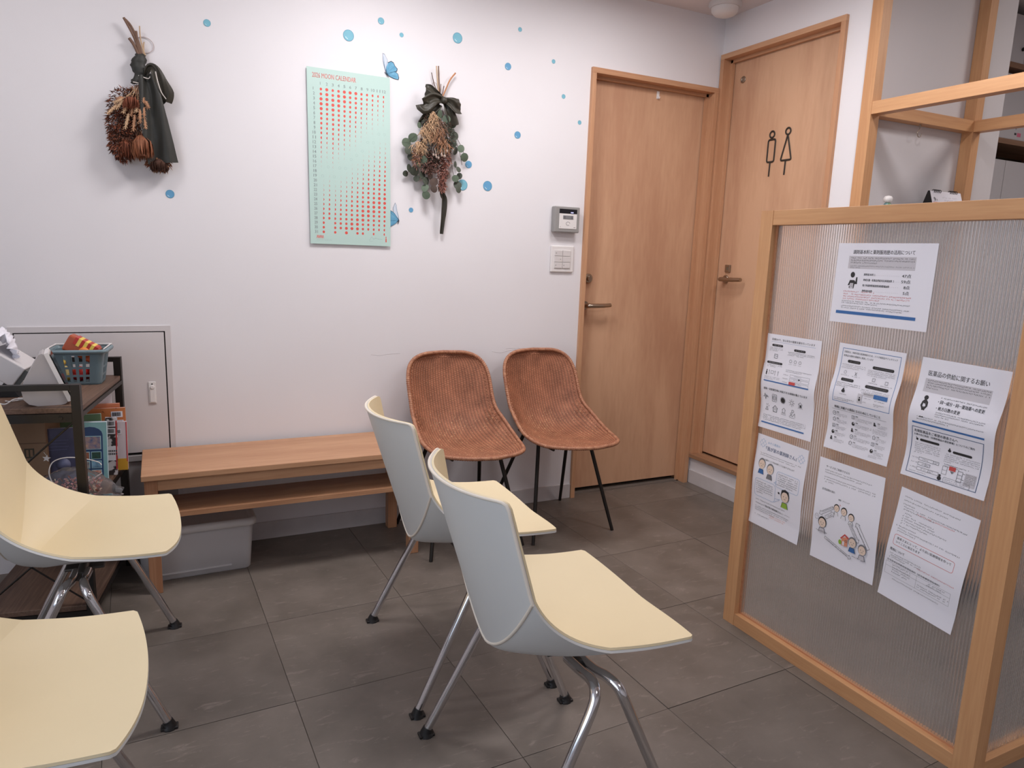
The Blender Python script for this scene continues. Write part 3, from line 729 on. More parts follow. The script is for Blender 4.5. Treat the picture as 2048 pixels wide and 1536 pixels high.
w = loft([rrect(.196, .130, .030, .166), rrect(.200, .134, .032, .170), rrect(.200, .134, .032, .182), rrect(.194, .128, .030, .190), rrect(.180, .114, .024, .192), rrect(.174, .108, .022, .186)], MB())
w.build('lid', mat('lid_grey', (206, 202, 200), .3), t)

# ------------------------------------------------------------------ steel and wood rack
RK = (-2.7072, -.0646); RA = math.radians(-8.8)
rk = thing('storage_rack', 'black steel rack with dark wooden shelves at the left of the bench', 'rack', (RK[0], RK[1], 0), RA)
RW, RD = .322, .562
for (x, y) in ((-.024, -.024), (-.024, -RD), (-RW, -.024), (-RW, -RD)):
    MB().box((x, y, 0), (x + .024, y + .024, .790), bev=.001).build('leg', M_black, rk)
for z in (.7232, .4125, .114):
    MB().box((-RW + .004, -RD + .004, z - .016), (-.004, -.004, z), bev=.0015).build('shelf', M_rackw, rk)
    w = MB()
    for y in (-RD, -.012): w.box((-RW + .024, y, z - .042), (-.024, y + .012, z - .017))
    for x in (-RW + .0, -.012): w.box((x, -RD + .024, z - .030), (x + .012, -.024, z - .017))
    w.build('shelf_frame', M_black, rk)
for y in (-RD + .002, -.022): MB().box((-RW + .024, y, .773), (-.024, y + .018, .790), bev=.001).build('top_rail', M_black, rk)
for z0, z1 in ((.122, .372), (.420, .682)):
    for y in (-RD + .004, -.006):
        MB().tube([(-RW + .02, y, z0), (-.02, y, z1)], .0028, n=6).build('cross_brace', M_black, rk); MB().tube([(-RW + .02, y + .006, z1), (-.02, y + .006, z0)], .0028, n=6).build('cross_brace', M_black, rk)
w = MB(); w.lathe([(.006, 0), (.005, .003)], n=10, mt=Matrix.Translation((-.052, -RD, .694)) @ Matrix.Rotation(PI/2, 4, 'X')); w.build('bolt', M_black, rk)

# smart display
t = thing('tablet_device', 'pale grey wedge shaped screen device at the front corner of the rack top', 'device', (-2.874, -.628, .7355), math.radians(5))
side = [(-.020, 0), (.036, 0), (.047, .003), (.052, .010), (.005, .142), (-.002, .147), (-.010, .143), (-.052, .062), (-.056, .045), (-.052, .020), (-.040, .006)]
MB().prism(side, (0, 0, 0), (1, 0, 0), (0, 0, 1), (0, 1, 0), .100).build('body', mat('device_grey', (178, 172, 172), .45), t)
dv = Vector((.0470, -.132)).normalized()
w = MB().prism([(.052, .008), (.062, .011), (.013, .150), (.003, .146)], (0, -.0025, 0), (1, 0, 0), (0, 0, 1), (0, 1, 0), .105); w.build('bezel', M_white, t)
w = MB().prism([(.0625, .016), (.0640, .0165), (.0185, .144), (.0170, .1435)], (0, .004, 0), (1, 0, 0), (0, 0, 1), (0, 1, 0), .092); w.build('screen', mat('screen_glass', (22, 24, 26), .12), t)
w = MB().tube(spline([(-.052, .03, .018), (-.075, .02, .020), (-.095, .01, .010), (-.115, .03, .012), (-.135, .07, .016)], 6), .0018, n=7); w.tube([(-.052, .03, .018), (-.066, .025, .0195)], .004, n=8); w.build('power_cable', M_white, t)
t = thing('twist_tie', 'tiny pale twist tie lying on the rack top near its front edge', 'tie', tuple(at(29, 803, 2, .7362)))
MB().tube(spline([(-.020, 0, .002), (-.008, -.002, .0015), (.006, .002, .002), (.020, 0, .0035)], 5), .0014, n=6).build('wire_core', M_white, t)
MB().tube([(-.022, 0, .002), (-.018, 0, .002)], .002, n=6).build('wire_end', M_white2, t)
# pale box with slotted edge and white wrapping at the frame edge
t = thing('slotted_box', 'tilted pale grey box with a dark slotted edge behind the screen device', 'box', (-2.985, -.44, .7355), math.radians(-8))
mt = Matrix.Translation((0, 0, .085)) @ Matrix.Rotation(math.radians(36), 4, 'Y')
MB().box((-.055, -.05, -.032), (.046, .09, .034), mt=mt, bev=.003).build('shell', mat('box_grey', (206, 202, 202), .5), t)
MB().box((.046, -.046, -.030), (.058, .088, .030), mt=mt).build('dark_edge', mat('edge_dark', (78, 78, 76), .5), t)
for k in range(6): MB().box((.058, -.044 + k * .022, -.028), (.0605, -.030 + k * .022, .000), mt=mt, bev=.001).build('key', M_white, t)
MB().prism([(-.04, 0), (.03, 0), (.0, .05)], (0, -.03, 0), (1, 0, 0), (0, 0, 1), (0, 1, 0), .10).build('foot_stand', M_blackpl, t)
t = thing('crumpled_paper', 'crumpled white paper wrapping at the left frame edge above the rack', 'paper', (-3.005, -.42, .872))
rows = []
for i in range(13):
    r0 = []
    for j in range(17):
        a = -.2 + j / 16 * 2.2; rr = .055 + .010 * math.sin(i * 1.7 + j * .9) + .006 * math.sin(j * 2.3 - i)
        r0.append(Vector((-.01 + rr * math.cos(a) * (1 - .03 * i), -.06 + i * .011, -.012 + rr * 1.05 * math.sin(a) + .004 * math.sin(i * 2.1))))
    rows.append(r0)
o = MB().grid(rows).build('wrapping', M_paper, t, fix=False); md = o.modifiers.new('s', 'SOLIDIFY'); md.thickness = .0015

# basket with toys
bk = thing('slotted_basket', 'small blue grey slotted plastic basket of toys on the rack top', 'basket', (-2.817, -.262, .7355), math.radians(-6))
M_bask = mat('basket_blue_grey', (104, 124, 132), .4)
def bk_pt(u, z):     # rounded rect perimeter parameter in corners
    q = z / .112; hx, hy, r = lerp(.062, .078, q), lerp(.050, .062, q), .016
    return hx, hy, r
w = loft([rrect(*bk_pt(0, 0), 0), rrect(*bk_pt(0, .004), .004)], MB())
def wall_band(z0, z1, mb, skip):
    ra, rb = rrect(*bk_pt(0, z0), z0), rrect(*bk_pt(0, z1), z1)
    ia = [Vector((p.x * .965, p.y * .955, p.z)) for p in ra]; ib = [Vector((p.x * .965, p.y * .955, p.z)) for p in rb]
    k = len(ra)
    for j in range(k):
        j2 = (j + 1) % k; a, b_, c_, d_ = ra[j], ra[j2], rb[j2], rb[j]; ai, bi, ci, di = ia[j], ia[j2], ib[j2], ib[j]
        segs = [(0, 1)]
        if skip and (a - b_).length > .03:
            n = 4; segs = []; e = .13; pitch = (1 - 2 * e) / n; prev = 0
            for q in range(n):
                s0 = e + q * pitch + pitch * .22; s1 = e + q * pitch + pitch * .78; segs.append((prev, s0)); prev = s1
            segs.append((prev, 1))
        for s0, s1 in segs:
            P = [a.lerp(b_, s0), a.lerp(b_, s1), d_.lerp(c_, s1), d_.lerp(c_, s0), ai.lerp(bi, s0), ai.lerp(bi, s1), di.lerp(ci, s1), di.lerp(ci, s0)]
            mb.add(P, [(0, 1, 2, 3), (5, 4, 7, 6), (0, 4, 5, 1), (3, 2, 6, 7), (1, 5, 6, 2), (0, 3, 7, 4)])
for z0, z1, sk in ((0, .010, 0), (.010, .026, 1), (.026, .033, 0), (.033, .052, 1), (.052, .059, 0), (.059, .096, 1), (.096, .106, 0)): wall_band(z0, z1, w, sk)
w.build('basket_body', M_bask, bk)
w = MB(); ring_o = rrect(.088, .070, .018, .112)
loft([rrect(.077, .061, .016, .104), rrect(.088, .070, .018, .104), rrect(.090, .072, .019, .110), rrect(.088, .070, .018, .115), rrect(.078, .062, .016, .115), rrect(.077, .061, .016, .104)], w, False, False)
w.build('rim', mat('basket_rim', (118, 138, 145), .35), bk)
w = MB().tube(spline([(-.080, -.066, .118), (-.080, .05, .119), (-.070, .060, .119), (.070, .060, .119), (.080, .05, .119), (.080, -.066, .118)], 6), .0022, n=7); w.build('carry_handle', M_white, bk)
def at_bk(x, y, z): return (Matrix.Translation(bk.location) @ Matrix.Rotation(bk.rotation_euler[2], 4, 'Z')) @ Vector((x, y, z))
TOY = [('toy_package', 'striped red and yellow snack shaped toy packet standing highest in the basket', (-.032, -.010, .138), (0, 2.10, -.15), (.056, .044, .108), [(196, 70, 40), (235, 200, 80)]),
       ('toy_block', 'orange toy block inside the slotted basket, in its right half', (.036, -.020, .010), (.2, .1, .3), (.030, .030, .070), [(214, 110, 50), (190, 66, 44)]),
       ('toy_figure', 'cream and yellow soft toy inside the slotted basket, in its left half', (-.038, -.018, .010), (0, -.2, .1), (.026, .028, .078), [(232, 214, 150), (222, 190, 90)]),
       ('toy_ball', 'red toy ball at the middle of the basket under the striped packet', (.002, -.022, .008), (0, 0, 0), (.030, .028, .055), [(206, 50, 40), (170, 30, 36)])]
for nm, lab, p, r, sz, cols in TOY:
    tt = thing(nm, lab, 'toy', at_bk(*p), bk.rotation_euler[2], None)
    tt.rotation_euler = (r[0] * .5, r[1], r[2])
    Ma = mat(nm + '_a', cols[0], .35, rgb2=cols[1], vs=26, thr=(.48, .52)); Mb_ = mat(nm + '_b', cols[1], .35)
    if nm == 'toy_package':
        w = MB().box((-sz[0] / 2, -sz[1] / 2, 0), (sz[0] / 2, sz[1] / 2, sz[2] * .9), bev=.006); w.build('packet', mat('packet_brown', (176, 84, 52), .4), tt)
        w = MB()
        for k in range(7): w.box((-sz[0] / 2 - .0012, -sz[1] / 2 - .0012, .02 + k * .010), (-sz[0] / 2 + .022 + .002 * (k % 2), sz[1] / 2 + .001, .0298 + k * .010), k % 2)
        w.build('striped_band', [Ma if False else mat('stripe_red', (190, 50, 40), .4), mat('stripe_yellow', (240, 208, 90), .4)], tt)
        w = MB().lathe([(.001, 0), (.015, .001), (.017, .004), (.010, .007), (.001, .008)], n=18, mt=Matrix.Translation((.004, -sz[1] / 2 + .002, .062)) @ Matrix.Rotation(PI/2, 4, 'X')); w.build('printed_disc', mat('disc_orange', (236, 140, 70), .4), tt)
    elif nm == 'toy_ball':
        w = MB().lathe([(.002, 0), (.020, .006), (.028, .024), (.020, .042), (.002, .048)], n=18); w.build('ball', Ma, tt)
        w = MB().tube([(.0285 * math.cos(a), .0285 * math.sin(a), .024) for a in [k * PI / 10 for k in range(21)]], .0018, n=6, cap=False); w.build('seam', Mb_, tt)
    else:
        w = MB().box((-sz[0] / 2, -sz[1] / 2, 0), (sz[0] / 2, sz[1] / 2, sz[2] * .62), bev=.007); w.build('body', Ma, tt)
        w = MB().lathe([(.002, 0), (.012, .006), (.013, .016), (.002, .024)], n=14, c=(0, 0, sz[2] * .62)); w.build('top_knob', Mb_, tt)

# books and magazines on the middle shelf
SZ = .4325
def book(nm, lab, px0, px1, ytop, yplane, th, cover, h, dx=0., spine=None, lean=0., group=None):
    a = at(px0, ytop, 1, yplane); b_ = at(px1, ytop, 1, yplane); wd = b_.x - a.x
    tt = thing(nm, lab, 'book' if 'maga' not in nm else 'magazine', (a.x, yplane, SZ), math.radians(-4))
    if lean: tt.rotation_euler = (0, lean, math.radians(-4))
    MB().box((.001, .001, .001), (wd - .001, th - .001, h - .001)).build('pages', M_paper, tt)
    w = MB(); w.box((0, 0, 0), (wd, .0012, h)); w.box((0, th - .0012, 0), (wd, th, h)); w.box((0, 0, 0), (.0012, th, h)) if spine != 'r' else w.box((wd - .0012, 0, 0), (wd, th, h))
    w.build('cover', cover, tt); return tt, wd
M_navy = mat('book_navy', (84, 84, 112), .4, rgb2=(58, 56, 78), vs=9)
tb_, wd = book('picture_book', 'dark blue picture book leaning at the left on the middle rack shelf', 70, 152, 852, -.425, .012, M_navy, .190)
w = MB()
for k in range(4): w.box((.018 + .004 * k, -.0006, .152 - k * .010), (.085 - .006 * (k % 2), -.0002, .1532 - k * .010))
w.build('faint_text', mat('faint_blue', (96, 96, 130), .5), tb_)
w = MB().lathe([(.001, 0), (.020, .0004), (.001, .0008)], n=20, mt=Matrix.Translation((.066, 0, .075)) @ Matrix.Rotation(PI/2, 4, 'X')); w.lathe([(.001, 0), (.034, .0003), (.001, .0006)], n=20, mt=Matrix.Translation((.070, 0, .030)) @ Matrix.Rotation(PI/2, 4, 'X'))
w.build('cover_picture', mat('pale_blob', (112, 116, 146), .5), tb_)
tb_, wd = book('board_book', 'light teal board book with a dark arch and seven picture windows', 141, 209, 844, -.405, .018, mat('book_teal', (146, 196, 200), .35), .200, lean=.03)
arch = [(.010, .012), (wd - .012, .012), (wd - .012, .160)] + [(wd / 2 - .001 + (wd / 2 - .011) * math.cos(a), .160 + .026 * math.sin(a)) for a in [k * PI / 8 for k in range(9)]][1:] + []
MB().prism(arch, (0, -.0008, 0), (1, 0, 0), (0, 0, 1), (0, 1, 0), .0008).build('dark_arch', mat('arch_blue', (52, 78, 122), .35), tb_)
def cell(x, z, ww, hh, col, col2):
    w = MB().box((x, -.0016, z), (x + ww, -.0008, z + hh), 0, bev=.0003); w.box((x + .002, -.0020, z + .002), (x + ww - .002, -.0014, z + hh - .002), 1)
    w.build('picture_window', [mat('cell_rim', (170, 210, 214), .4), mat('cell', col, .4, rgb2=col2, vs=70)], tb_)
cx0 = wd * .16
cell(cx0, .112, wd * .66, .044, (70, 100, 150), (196, 160, 140))
cols = [((70, 60, 60), (190, 120, 90)), ((50, 90, 80), (60, 70, 60)), ((80, 100, 120), (200, 190, 180)), ((150, 200, 225), (90, 120, 150)), ((226, 180, 110), (190, 120, 80)), ((206, 80, 60), (230, 200, 180))]
for k, (c1, c2) in enumerate(cols): cell(cx0 + (k % 2) * wd * .35, .080 - (k // 2) * .030, wd * .31, .025, c1, c2)
def barcode(tt, x, z, ww, hh):
    w = MB(); w.box((x, -.0008, z), (x + ww, -.0003, z + hh), 0); q = x + ww * .1
    while q < x + ww * .85:
        bw = rnd(.0006, .0016); w.box((q, -.0012, z + hh * .2), (q + bw, -.0008, z + hh * .85), 1); q += bw + rnd(.0006, .0013)
    w.build('barcode_label', [M_paper, M_blackpl], tt)
tm_, wd = book('magazine', 'black and white magazine with two barcode stickers beside the teal board book', 205, 229, 846, -.335, .010, mat('mag_dark', (60, 54, 56), .4, rgb2=(224, 218, 220), vs=30, thr=(.48, .52)), .195, lean=.04)
barcode(tm_, .002, .165, wd * .8, .020); barcode(tm_, .002, .140, wd * .8, .020)
MB().box((.001, -.0010, .050), (wd - .004, -.0003, .098)).build('title_patch', M_paper, tm_)
w = MB()
for k in range(2):
    for q in range(5): w.box((.005 + q * .006, -.0014, .080 - k * .010), (.0095 + q * .006, -.0010, .0855 - k * .010))
w.build('title_text', mat('text_grey', (90, 86, 90), .5), tm_)
MB().box((wd - .004, -.0012, .02), (wd, -.0003, .185)).build('red_edge', mat('mag_red', (204, 62, 66), .4), tm_)
tm_, wd = book('magazine', 'white magazine with a yellow foot and a red edge, rightmost on the rack', 226, 252, 862, -.285, .008, mat('mag_white', (222, 212, 218), .4), .168, lean=.02)
MB().box((0, -.0008, 0), (wd, -.0002, .040)).build('yellow_band', mat('mag_yellow', (222, 170, 60), .4), tm_); barcode(tm_, .002, .125, wd * .5, .018)
MB().box((wd - .003, -.0010, .03), (wd, -.0002, .167)).build('red_edge', bpy.data.materials['mag_red'], tm_)
tm_, wd = book('picture_book', 'orange patterned book with a barcode sticker behind the magazines', 160, 251, 829, -.262, .010, mat('book_orange', (206, 126, 76), .4, rgb2=(96, 50, 40), vs=34, thr=(.62, .68)), .212)
barcode(tm_, wd - .042, .180, .034, .020); barcode(tm_, wd - .034, .152, .028, .018)
book('picture_book', 'plain salmon book standing tallest at the back of the rack shelf', 150, 240, 821, -.235, .010, mat('book_salmon', (226, 144, 104), .45), .222)
book('picture_book', 'thin pale green book edge behind the blue picture book', 110, 203, 842, -.300, .012, mat('book_green', (120, 146, 110), .45), .203)
tt = thing('blank_sheet', 'blank white board sheet standing behind the books', 'sheet', (at(165, 800, 1, -.205).x, -.205, SZ)); 
wsh = at(223, 797, 1, -.205).x - at(165, 800, 1, -.205).x
MB().box((0, 0, 0), (wsh, .003, .262), bev=.0006).build('board', M_paper, tt)
MB().box((0, .003, 0), (wsh, .004, .262)).build('backing', M_white2, tt)
tt = thing('cardboard_box', 'brown cardboard box with a dark printed mark on the middle rack shelf', 'box', (-2.995, -.43, SZ), RA)
MB().box((0, 0, 0), (.090, .18, .225), bev=.002).build('carton', mat('cardboard', (136, 108, 84), .7, var=.06, vs=8), tt)
w = MB()
for a in ((.030, .105, .034, .135), (.052, .105, .056, .135), (.030, .105, .056, .109), (.030, .131, .056, .135), (.041, .109, .045, .131)): w.box((a[0], -.0006, a[1]), (a[2], 0, a[3]))
w.build('printed_mark', mat('carton_print', (70, 66, 52), .7), tt)
w = MB().box((.0, -.0005, .150), (.090, -.0001, .152)); w.build('flap_seam', mat('carton_seam', (96, 74, 56), .7), tt)
# clear bag of dried flowers
M_clear = mat('clear_film', (235, 235, 238), .12, trans=.92, ior=1.12)
tt = thing('flower_bag', 'clear crinkled bag of pink dried flowers lying before the books', 'bag', (-2.835, -.545, SZ), math.radians(-6))
rows = []
for i in range(15):
    q = i / 14; x = -.105 + .235 * q; r1 = .012 + .036 * math.sin(PI * min(1, q * 1.0 + .06)) ** .8; r0 = []
    for j in range(20):
        a = 2 * PI * j / 20; rr = r1 * (1 + .14 * math.sin(5 * a + i * 1.3) + .09 * math.sin(9 * a - i * 2.1))
        r0.append(Vector((x + .004 * math.sin(3 * a), rr * 1.1 * math.cos(a), max(.001, rr * math.sin(a) + r1 * .92))))
    rows.append(r0)
MB().grid(rows, closed=True).build('film', M_clear, tt, fix=False)
w = MB()
for k in range(420):
    q = rnd(.08, .75); a = rnd(0, 2 * PI); rr = (.010 + .026 * math.sin(PI * q)) * math.sqrt(rnd(0, 1))
    p = Vector((-.105 + .235 * q, rr * math.cos(a), .034 + rr * math.sin(a) * .8)); d = Vector((rnd(-1, 1), rnd(-1, 1), rnd(-1, 1))).normalized() * .005; e = Vector((rnd(-1, 1), rnd(-1, 1), rnd(-1, 1))).normalized() * .0035
    w.add([p - d, p + e, p + d, p - e], [(0, 1, 2, 3)], random.choice((0, 0, 1, 2)))
w.build('flower_pieces', [mat('fl_pink', (206, 150, 148), .6), mat('fl_rust', (180, 96, 66), .6), mat('fl_cream', (226, 206, 178), .6)], tt, kind='stuff')
MB().tube([(-.105, 0, .03), (-.125, .004, .040), (-.140, .010, .060)], [.010, .004, .010], n=9).build('tied_end', M_clear, tt)
tt = thing('paper_star', 'small white paper star hanging on the dark blue picture book', 'ornament', at(93, 917, 1, -.47)[:] )
pts = []
for k in range(10):
    r_ = .0115 if k % 2 == 0 else .0050; pts.append((r_ * math.sin(k * PI / 5 + .2), r_ * math.cos(k * PI / 5 + .2)))
MB().prism(pts, (0, 0, 0), (1, 0, 0), (0, 0, 1), (0, 1, 0), .002).build('star', M_white, tt)
MB().tube([(0, .001, .009), (-.006, .002, .02)], .0006, n=5).build('thread', M_white, tt)
tt = thing('white_cord', 'white loop of cord curling over the clear flower bag', 'cord', (0, 0, 0))
cp = [at(x, y, 1, yy) for x, y, yy in ((104, 965, -.60), (98, 945, -.605), (104, 926, -.60), (122, 917, -.59), (146, 915, -.58), (172, 918, -.56), (196, 924, -.54), (203, 930, -.54))]
MB().tube(spline([tuple(p) for p in cp], 6), .0016, n=7).build('cord', M_white, tt)
MB().tube([tuple(at(170, 968, 1, -.56)), tuple(at(204, 946, 1, -.56))], .0016, n=7).build('cord_end', M_white, tt)

# everything standing on the rack sits a little further back with it
_k = 1.025; _seen = False
for o in list(COL.objects):
    if o.parent is None and 'label' in o and o.name.split('.')[0] in ('tablet_device', 'twist_tie', 'slotted_box', 'crumpled_paper', 'slotted_basket', 'toy_package', 'toy_block', 'toy_figure', 'toy_ball', 'picture_book', 'board_book', 'magazine', 'blank_sheet', 'cardboard_box', 'flower_bag', 'paper_star', 'white_cord'):
        o.location = CAM + (o.location - CAM) * _k; o.scale = (_k, _k, _k)
# ------------------------------------------------------------------ flat print helper
FONTS = {}
class Sheet:
    """flat print laid out in millimetres, origin top left, y down; poly() wants simple outlines"""
    def __init__(s, mats): s.mats = mats; s.v = []; s.f = []; s.mi = []; s.lay = 0
    def _a(s, vs, fs, c):
        o = len(s.v); z = .12 + s.lay * .12; s.v += [(x, y, z) for x, y in vs]
        for f in fs: s.f.append(tuple(o + i for i in f)); s.mi.append(c)
    def up(s): s.lay += 1
    def rect(s, x, y, w, h, c, step=6):
        nx, ny = max(1, int(w / step)), max(1, int(h / step))
        vs = [(x + w * i / nx, y + h * j / ny) for j in range(ny + 1) for i in range(nx + 1)]
        s._a(vs, [(j * (nx + 1) + i, j * (nx + 1) + i + 1, (j + 1) * (nx + 1) + i + 1, (j + 1) * (nx + 1) + i) for j in range(ny) for i in range(nx)], c)
    def frame(s, x, y, w, h, t, c):
        s.rect(x, y, w, t, c); s.rect(x, y + h - t, w, t, c); s.rect(x, y, t, h, c); s.rect(x + w - t, y, t, h, c)
    def line(s, pts, w, c, close=False):
        pts = list(pts) + ([pts[0]] if close else [])
        for (x0, y0), (x1, y1) in zip(pts, pts[1:]):
            d = math.hypot(x1 - x0, y1 - y0)
            if d < 1e-6: continue
            nx, ny = -(y1 - y0) / d * w / 2, (x1 - x0) / d * w / 2; ex, ey = (x1 - x0) / d * w * .3, (y1 - y0) / d * w * .3
            s._a([(x0 - ex + nx, y0 - ey + ny), (x1 + ex + nx, y1 + ey + ny), (x1 + ex - nx, y1 + ey - ny), (x0 - ex - nx, y0 - ey - ny)], [(0, 1, 2, 3)], c)
    def poly(s, pts, c): s._a(pts, [tuple(range(len(pts)))], c)
    def disc(s, cx, cy, rx, ry, c, n=16, a0=0, a1=2 * PI):
        s.poly([(cx + rx * math.cos(a0 + (a1 - a0) * i / n), cy + ry * math.sin(a0 + (a1 - a0) * i / n)) for i in range(n + (0 if a1 - a0 > 6.28 else 1))], c)
    def arc(s, cx, cy, rx, ry, w, c, a0=0, a1=2 * PI, n=18):
        s.line([(cx + rx * math.cos(a0 + (a1 - a0) * i / n), cy + ry * math.sin(a0 + (a1 - a0) * i / n)) for i in range(n + 1)], w, c)
    def rbox(s, x, y, w, h, r, t, c):
        s.line([(x + r, y), (x + w - r, y), (x + w - r * .3, y + r * .3), (x + w, y + r), (x + w, y + h - r), (x + w - r * .3, y + h - r * .3), (x + w - r, y + h), (x + r, y + h), (x + r * .3, y + h - r * .3), (x, y + h - r), (x, y + r), (x + r * .3, y + r * .3)], t, c, True)
    def pill(s, x, y, w, h, c):
        r = h / 2; s.poly([(x + r + r * math.cos(a), y + r + r * math.sin(a)) for a in [PI / 2 + k * PI / 8 for k in range(9)]] + [(x + w - r + r * math.cos(a), y + r + r * math.sin(a)) for a in [-PI / 2 + k * PI / 8 for k in range(9)]], c)
    def text(s, txt, x, y, h, c, w=None, bold=0., ang=0.):
        cu = bpy.data.curves.new('t', 'FONT'); cu.body = txt; cu.size = 1.; cu.resolution_u = 2
        ob = bpy.data.objects.new('t', cu); me = bpy.data.meshes.new_from_object(ob)
        co = [tuple(v.co) for v in me.vertices]; fs = [tuple(p.vertices) for p in me.polygons]
        bpy.data.objects.remove(ob); bpy.data.curves.remove(cu); bpy.data.meshes.remove(me)
        if not co: return 0
        x0, x1 = min(p[0] for p in co), max(p[0] for p in co); y0, y1 = min(p[1] for p in co), max(p[1] for p in co)
        ky = h / (y1 - y0 if len(txt) > 1 else max(.7, y1 - y0)); kx = (w / (x1 - x0)) if w else ky; ca, sa = math.cos(ang), math.sin(ang)
        vs = []
        for p in co:
            a, b = (p[0] - x0) * kx, (y1 - p[1]) * ky; vs.append((x + a * ca - b * sa, y + a * sa + b * ca))
        s._a(vs, fs, c)
        if bold: s._a([(p[0] + bold * h * 2.2, p[1]) for p in vs], fs, c)
        return (x1 - x0) * kx
    def small(s, x, y, w, c, size=2.6, lines=1, lh=None, last=.6, ang=0., dens=.92):
        """lines too small to read in the photograph: rows of little strokes in character cells"""
        lh = lh or size * 1.5; ca, sa = math.cos(ang), math.sin(ang)
        for k in range(lines):
            ww = w * (last if k == lines - 1 and lines > 1 else 1); q = 0
            while q < ww:
                if random.random() < dens:
                    for _ in range(3):
                        if random.random() < .5: a = (q + rnd(0, size * .15), k * lh + rnd(.0, size * .9), size * rnd(.55, .8), size * .13)
                        else: a = (q + rnd(0, size * .65), k * lh + rnd(0, size * .2), size * .13, size * rnd(.5, .85))
                        P = [(a[0], a[1]), (a[0] + a[2], a[1]), (a[0] + a[2], a[1] + a[3]), (a[0], a[1] + a[3])]
                        s._a([(x + u * ca - v * sa, y + u * sa + v * ca) for u, v in P], [(0, 1, 2, 3)], c)
                q += size
    def build(s, name, fn, parent):
        me = bpy.data.meshes.new(name); me.from_pydata([tuple(fn(x, y, z)) for x, y, z in s.v], [], s.f)
        for M in s.mats: me.materials.append(M)
        me.polygons.foreach_set('material_index', s.mi); me.update()
        o = bpy.data.objects.new(name, me); COL.objects.link(o); o.parent = parent; return o

INK = [mat('ink_black', (52, 50, 52), .6), mat('ink_blue', (66, 112, 172), .6), mat('ink_red', (206, 84, 80), .6), mat('ink_lightgrey', (206, 202, 208), .6),
       mat('ink_white', (236, 234, 238), .6), mat('ink_skin', (238, 214, 196), .6), mat('ink_green', (150, 186, 70), .6), mat('ink_navy', (44, 74, 120), .6), mat('ink_midgrey', (128, 126, 130), .6), mat('ink_orange', (226, 150, 120), .6), mat('ink_paleblue', (120, 160, 200), .6)]
K, BLU, RED, LG, WH, SK, GR, NV_, MG, OR_, PB = range(11)

def sheet_thing(name, label, cat, TL, TR, BL, wmm, hmm, n, bulge, group=None):
    """a hanging sheet: corners in the world, size in mm, bulge(u, v) in mm towards the viewer"""
    TL, TR, BL, n = Vector(TL), Vector(TR), Vector(BL), Vector(n)
    t = thing(name, label, cat, TL, 0, group)
    U, V = (TR - TL) / wmm, (BL - TL) / hmm
    def fn(x, y, z): return U * x + V * y + n * ((z + bulge(x / wmm, y / hmm)) * .001)
    return t, fn
def sheet_paper(t, fn, wmm, hmm, M, nu=8, nv=60):
    P = [[fn(wmm * i / nu, hmm * j / nv, 0) for i in range(nu + 1)] for j in range(nv + 1)]
    Q = [[fn(wmm * i / nu, hmm * j / nv, -.25) for i in range(nu + 1)] for j in range(nv + 1)]
    mb = MB(); mb.grid(P); mb.grid(Q)
    for A_, B_ in ((P[0], Q[0]), (P[-1], Q[-1]), ([r[0] for r in P], [r[0] for r in Q]), ([r[-1] for r in P], [r[-1] for r in Q])):
        mb.grid([A_, B_])
    return mb.build('sheet', M, t)
def ps(y, z): return (-.8745, y, z)
def wave(A1, c1, s1, A2=0., tail=3.):
    return lambda u, v: 1.2 + A1 * math.exp(-((v - c1) / s1) ** 2) - A2 * math.exp(-((v - .78) / .14) ** 2) * .2 + tail * max(0, v - .85) / .15

def face(s, x, y, r, hair=K, shirt=BLU, grey=False):
    s.up(); s.disc(x, y - r * .05, r * 1.02, r * 1.18, hair if not grey else MG); s.up(); s.disc(x, y + r * .12, r * .86, r * .98, SK); s.up()
    s.disc(x - r * .32, y + r * .05, r * .07, r * .11, K, 8); s.disc(x + r * .32, y + r * .05, r * .07, r * .11, K, 8)
    s.arc(x, y + r * .42, r * .22, r * .10, r * .06, K, .3, PI - .3, 6)
    s.poly([(x - r * .8, y + r * 2.2), (x - r * .55, y + r * 1.2), (x + r * .55, y + r * 1.2), (x + r * .8, y + r * 2.2)], shirt); s.up()
    s.line([(x - r * .8, y + r * 2.2), (x - r * .55, y + r * 1.2), (x + r * .55, y + r * 1.2), (x + r * .8, y + r * 2.2)], r * .08, K)

# sheet A: landscape notice
t, fn = sheet_thing('notice', 'landscape paper notice, topmost on the ribbed partition', 'notice', ps(-1.540, 1.262), ps(-1.827, 1.262), ps(-1.540, 1.046), 297, 210, (-1, 0, 0), lambda u, v: .8 + 2.5 * v, None)
sheet_paper(t, fn, 297, 210, M_paper)
s = Sheet(INK)
s.rect(40, 33, 203, 33, LG); s.up()
s.text('調剤基本料と薬剤服用歴の活用について', 52, 17, 11, K, 185, .012)
s.small(47, 36, 193, K, 4.2, 3, 6.2, .42); s.small(47, 57, 193, MG, 3.6, 2, 4.6, .15)
rows = [('調剤基本料１', 36, '47点', 12), ('地域支援・医薬品供給対応体制加算 ２', 94, '59点', 5), ('電子的調剤情報連携体制整備加算', 82, '8点', 7), ('連携強化加算', 32, '5点', 14)]
for i, (a, wa, b_, nd) in enumerate(rows):
    y = 77 + i * 14; s.text(a, 94, y, 6, K, wa, .02)
    wn_ = 26 if len(b_) == 3 else 17
    s.text(b_, 235 - wn_, y - 2, 9, K, wn_, .02)
    x = 97 + wa
    while x < 203: s.disc(x, y + 4, .5, .5, MG, 6); x += 5.6
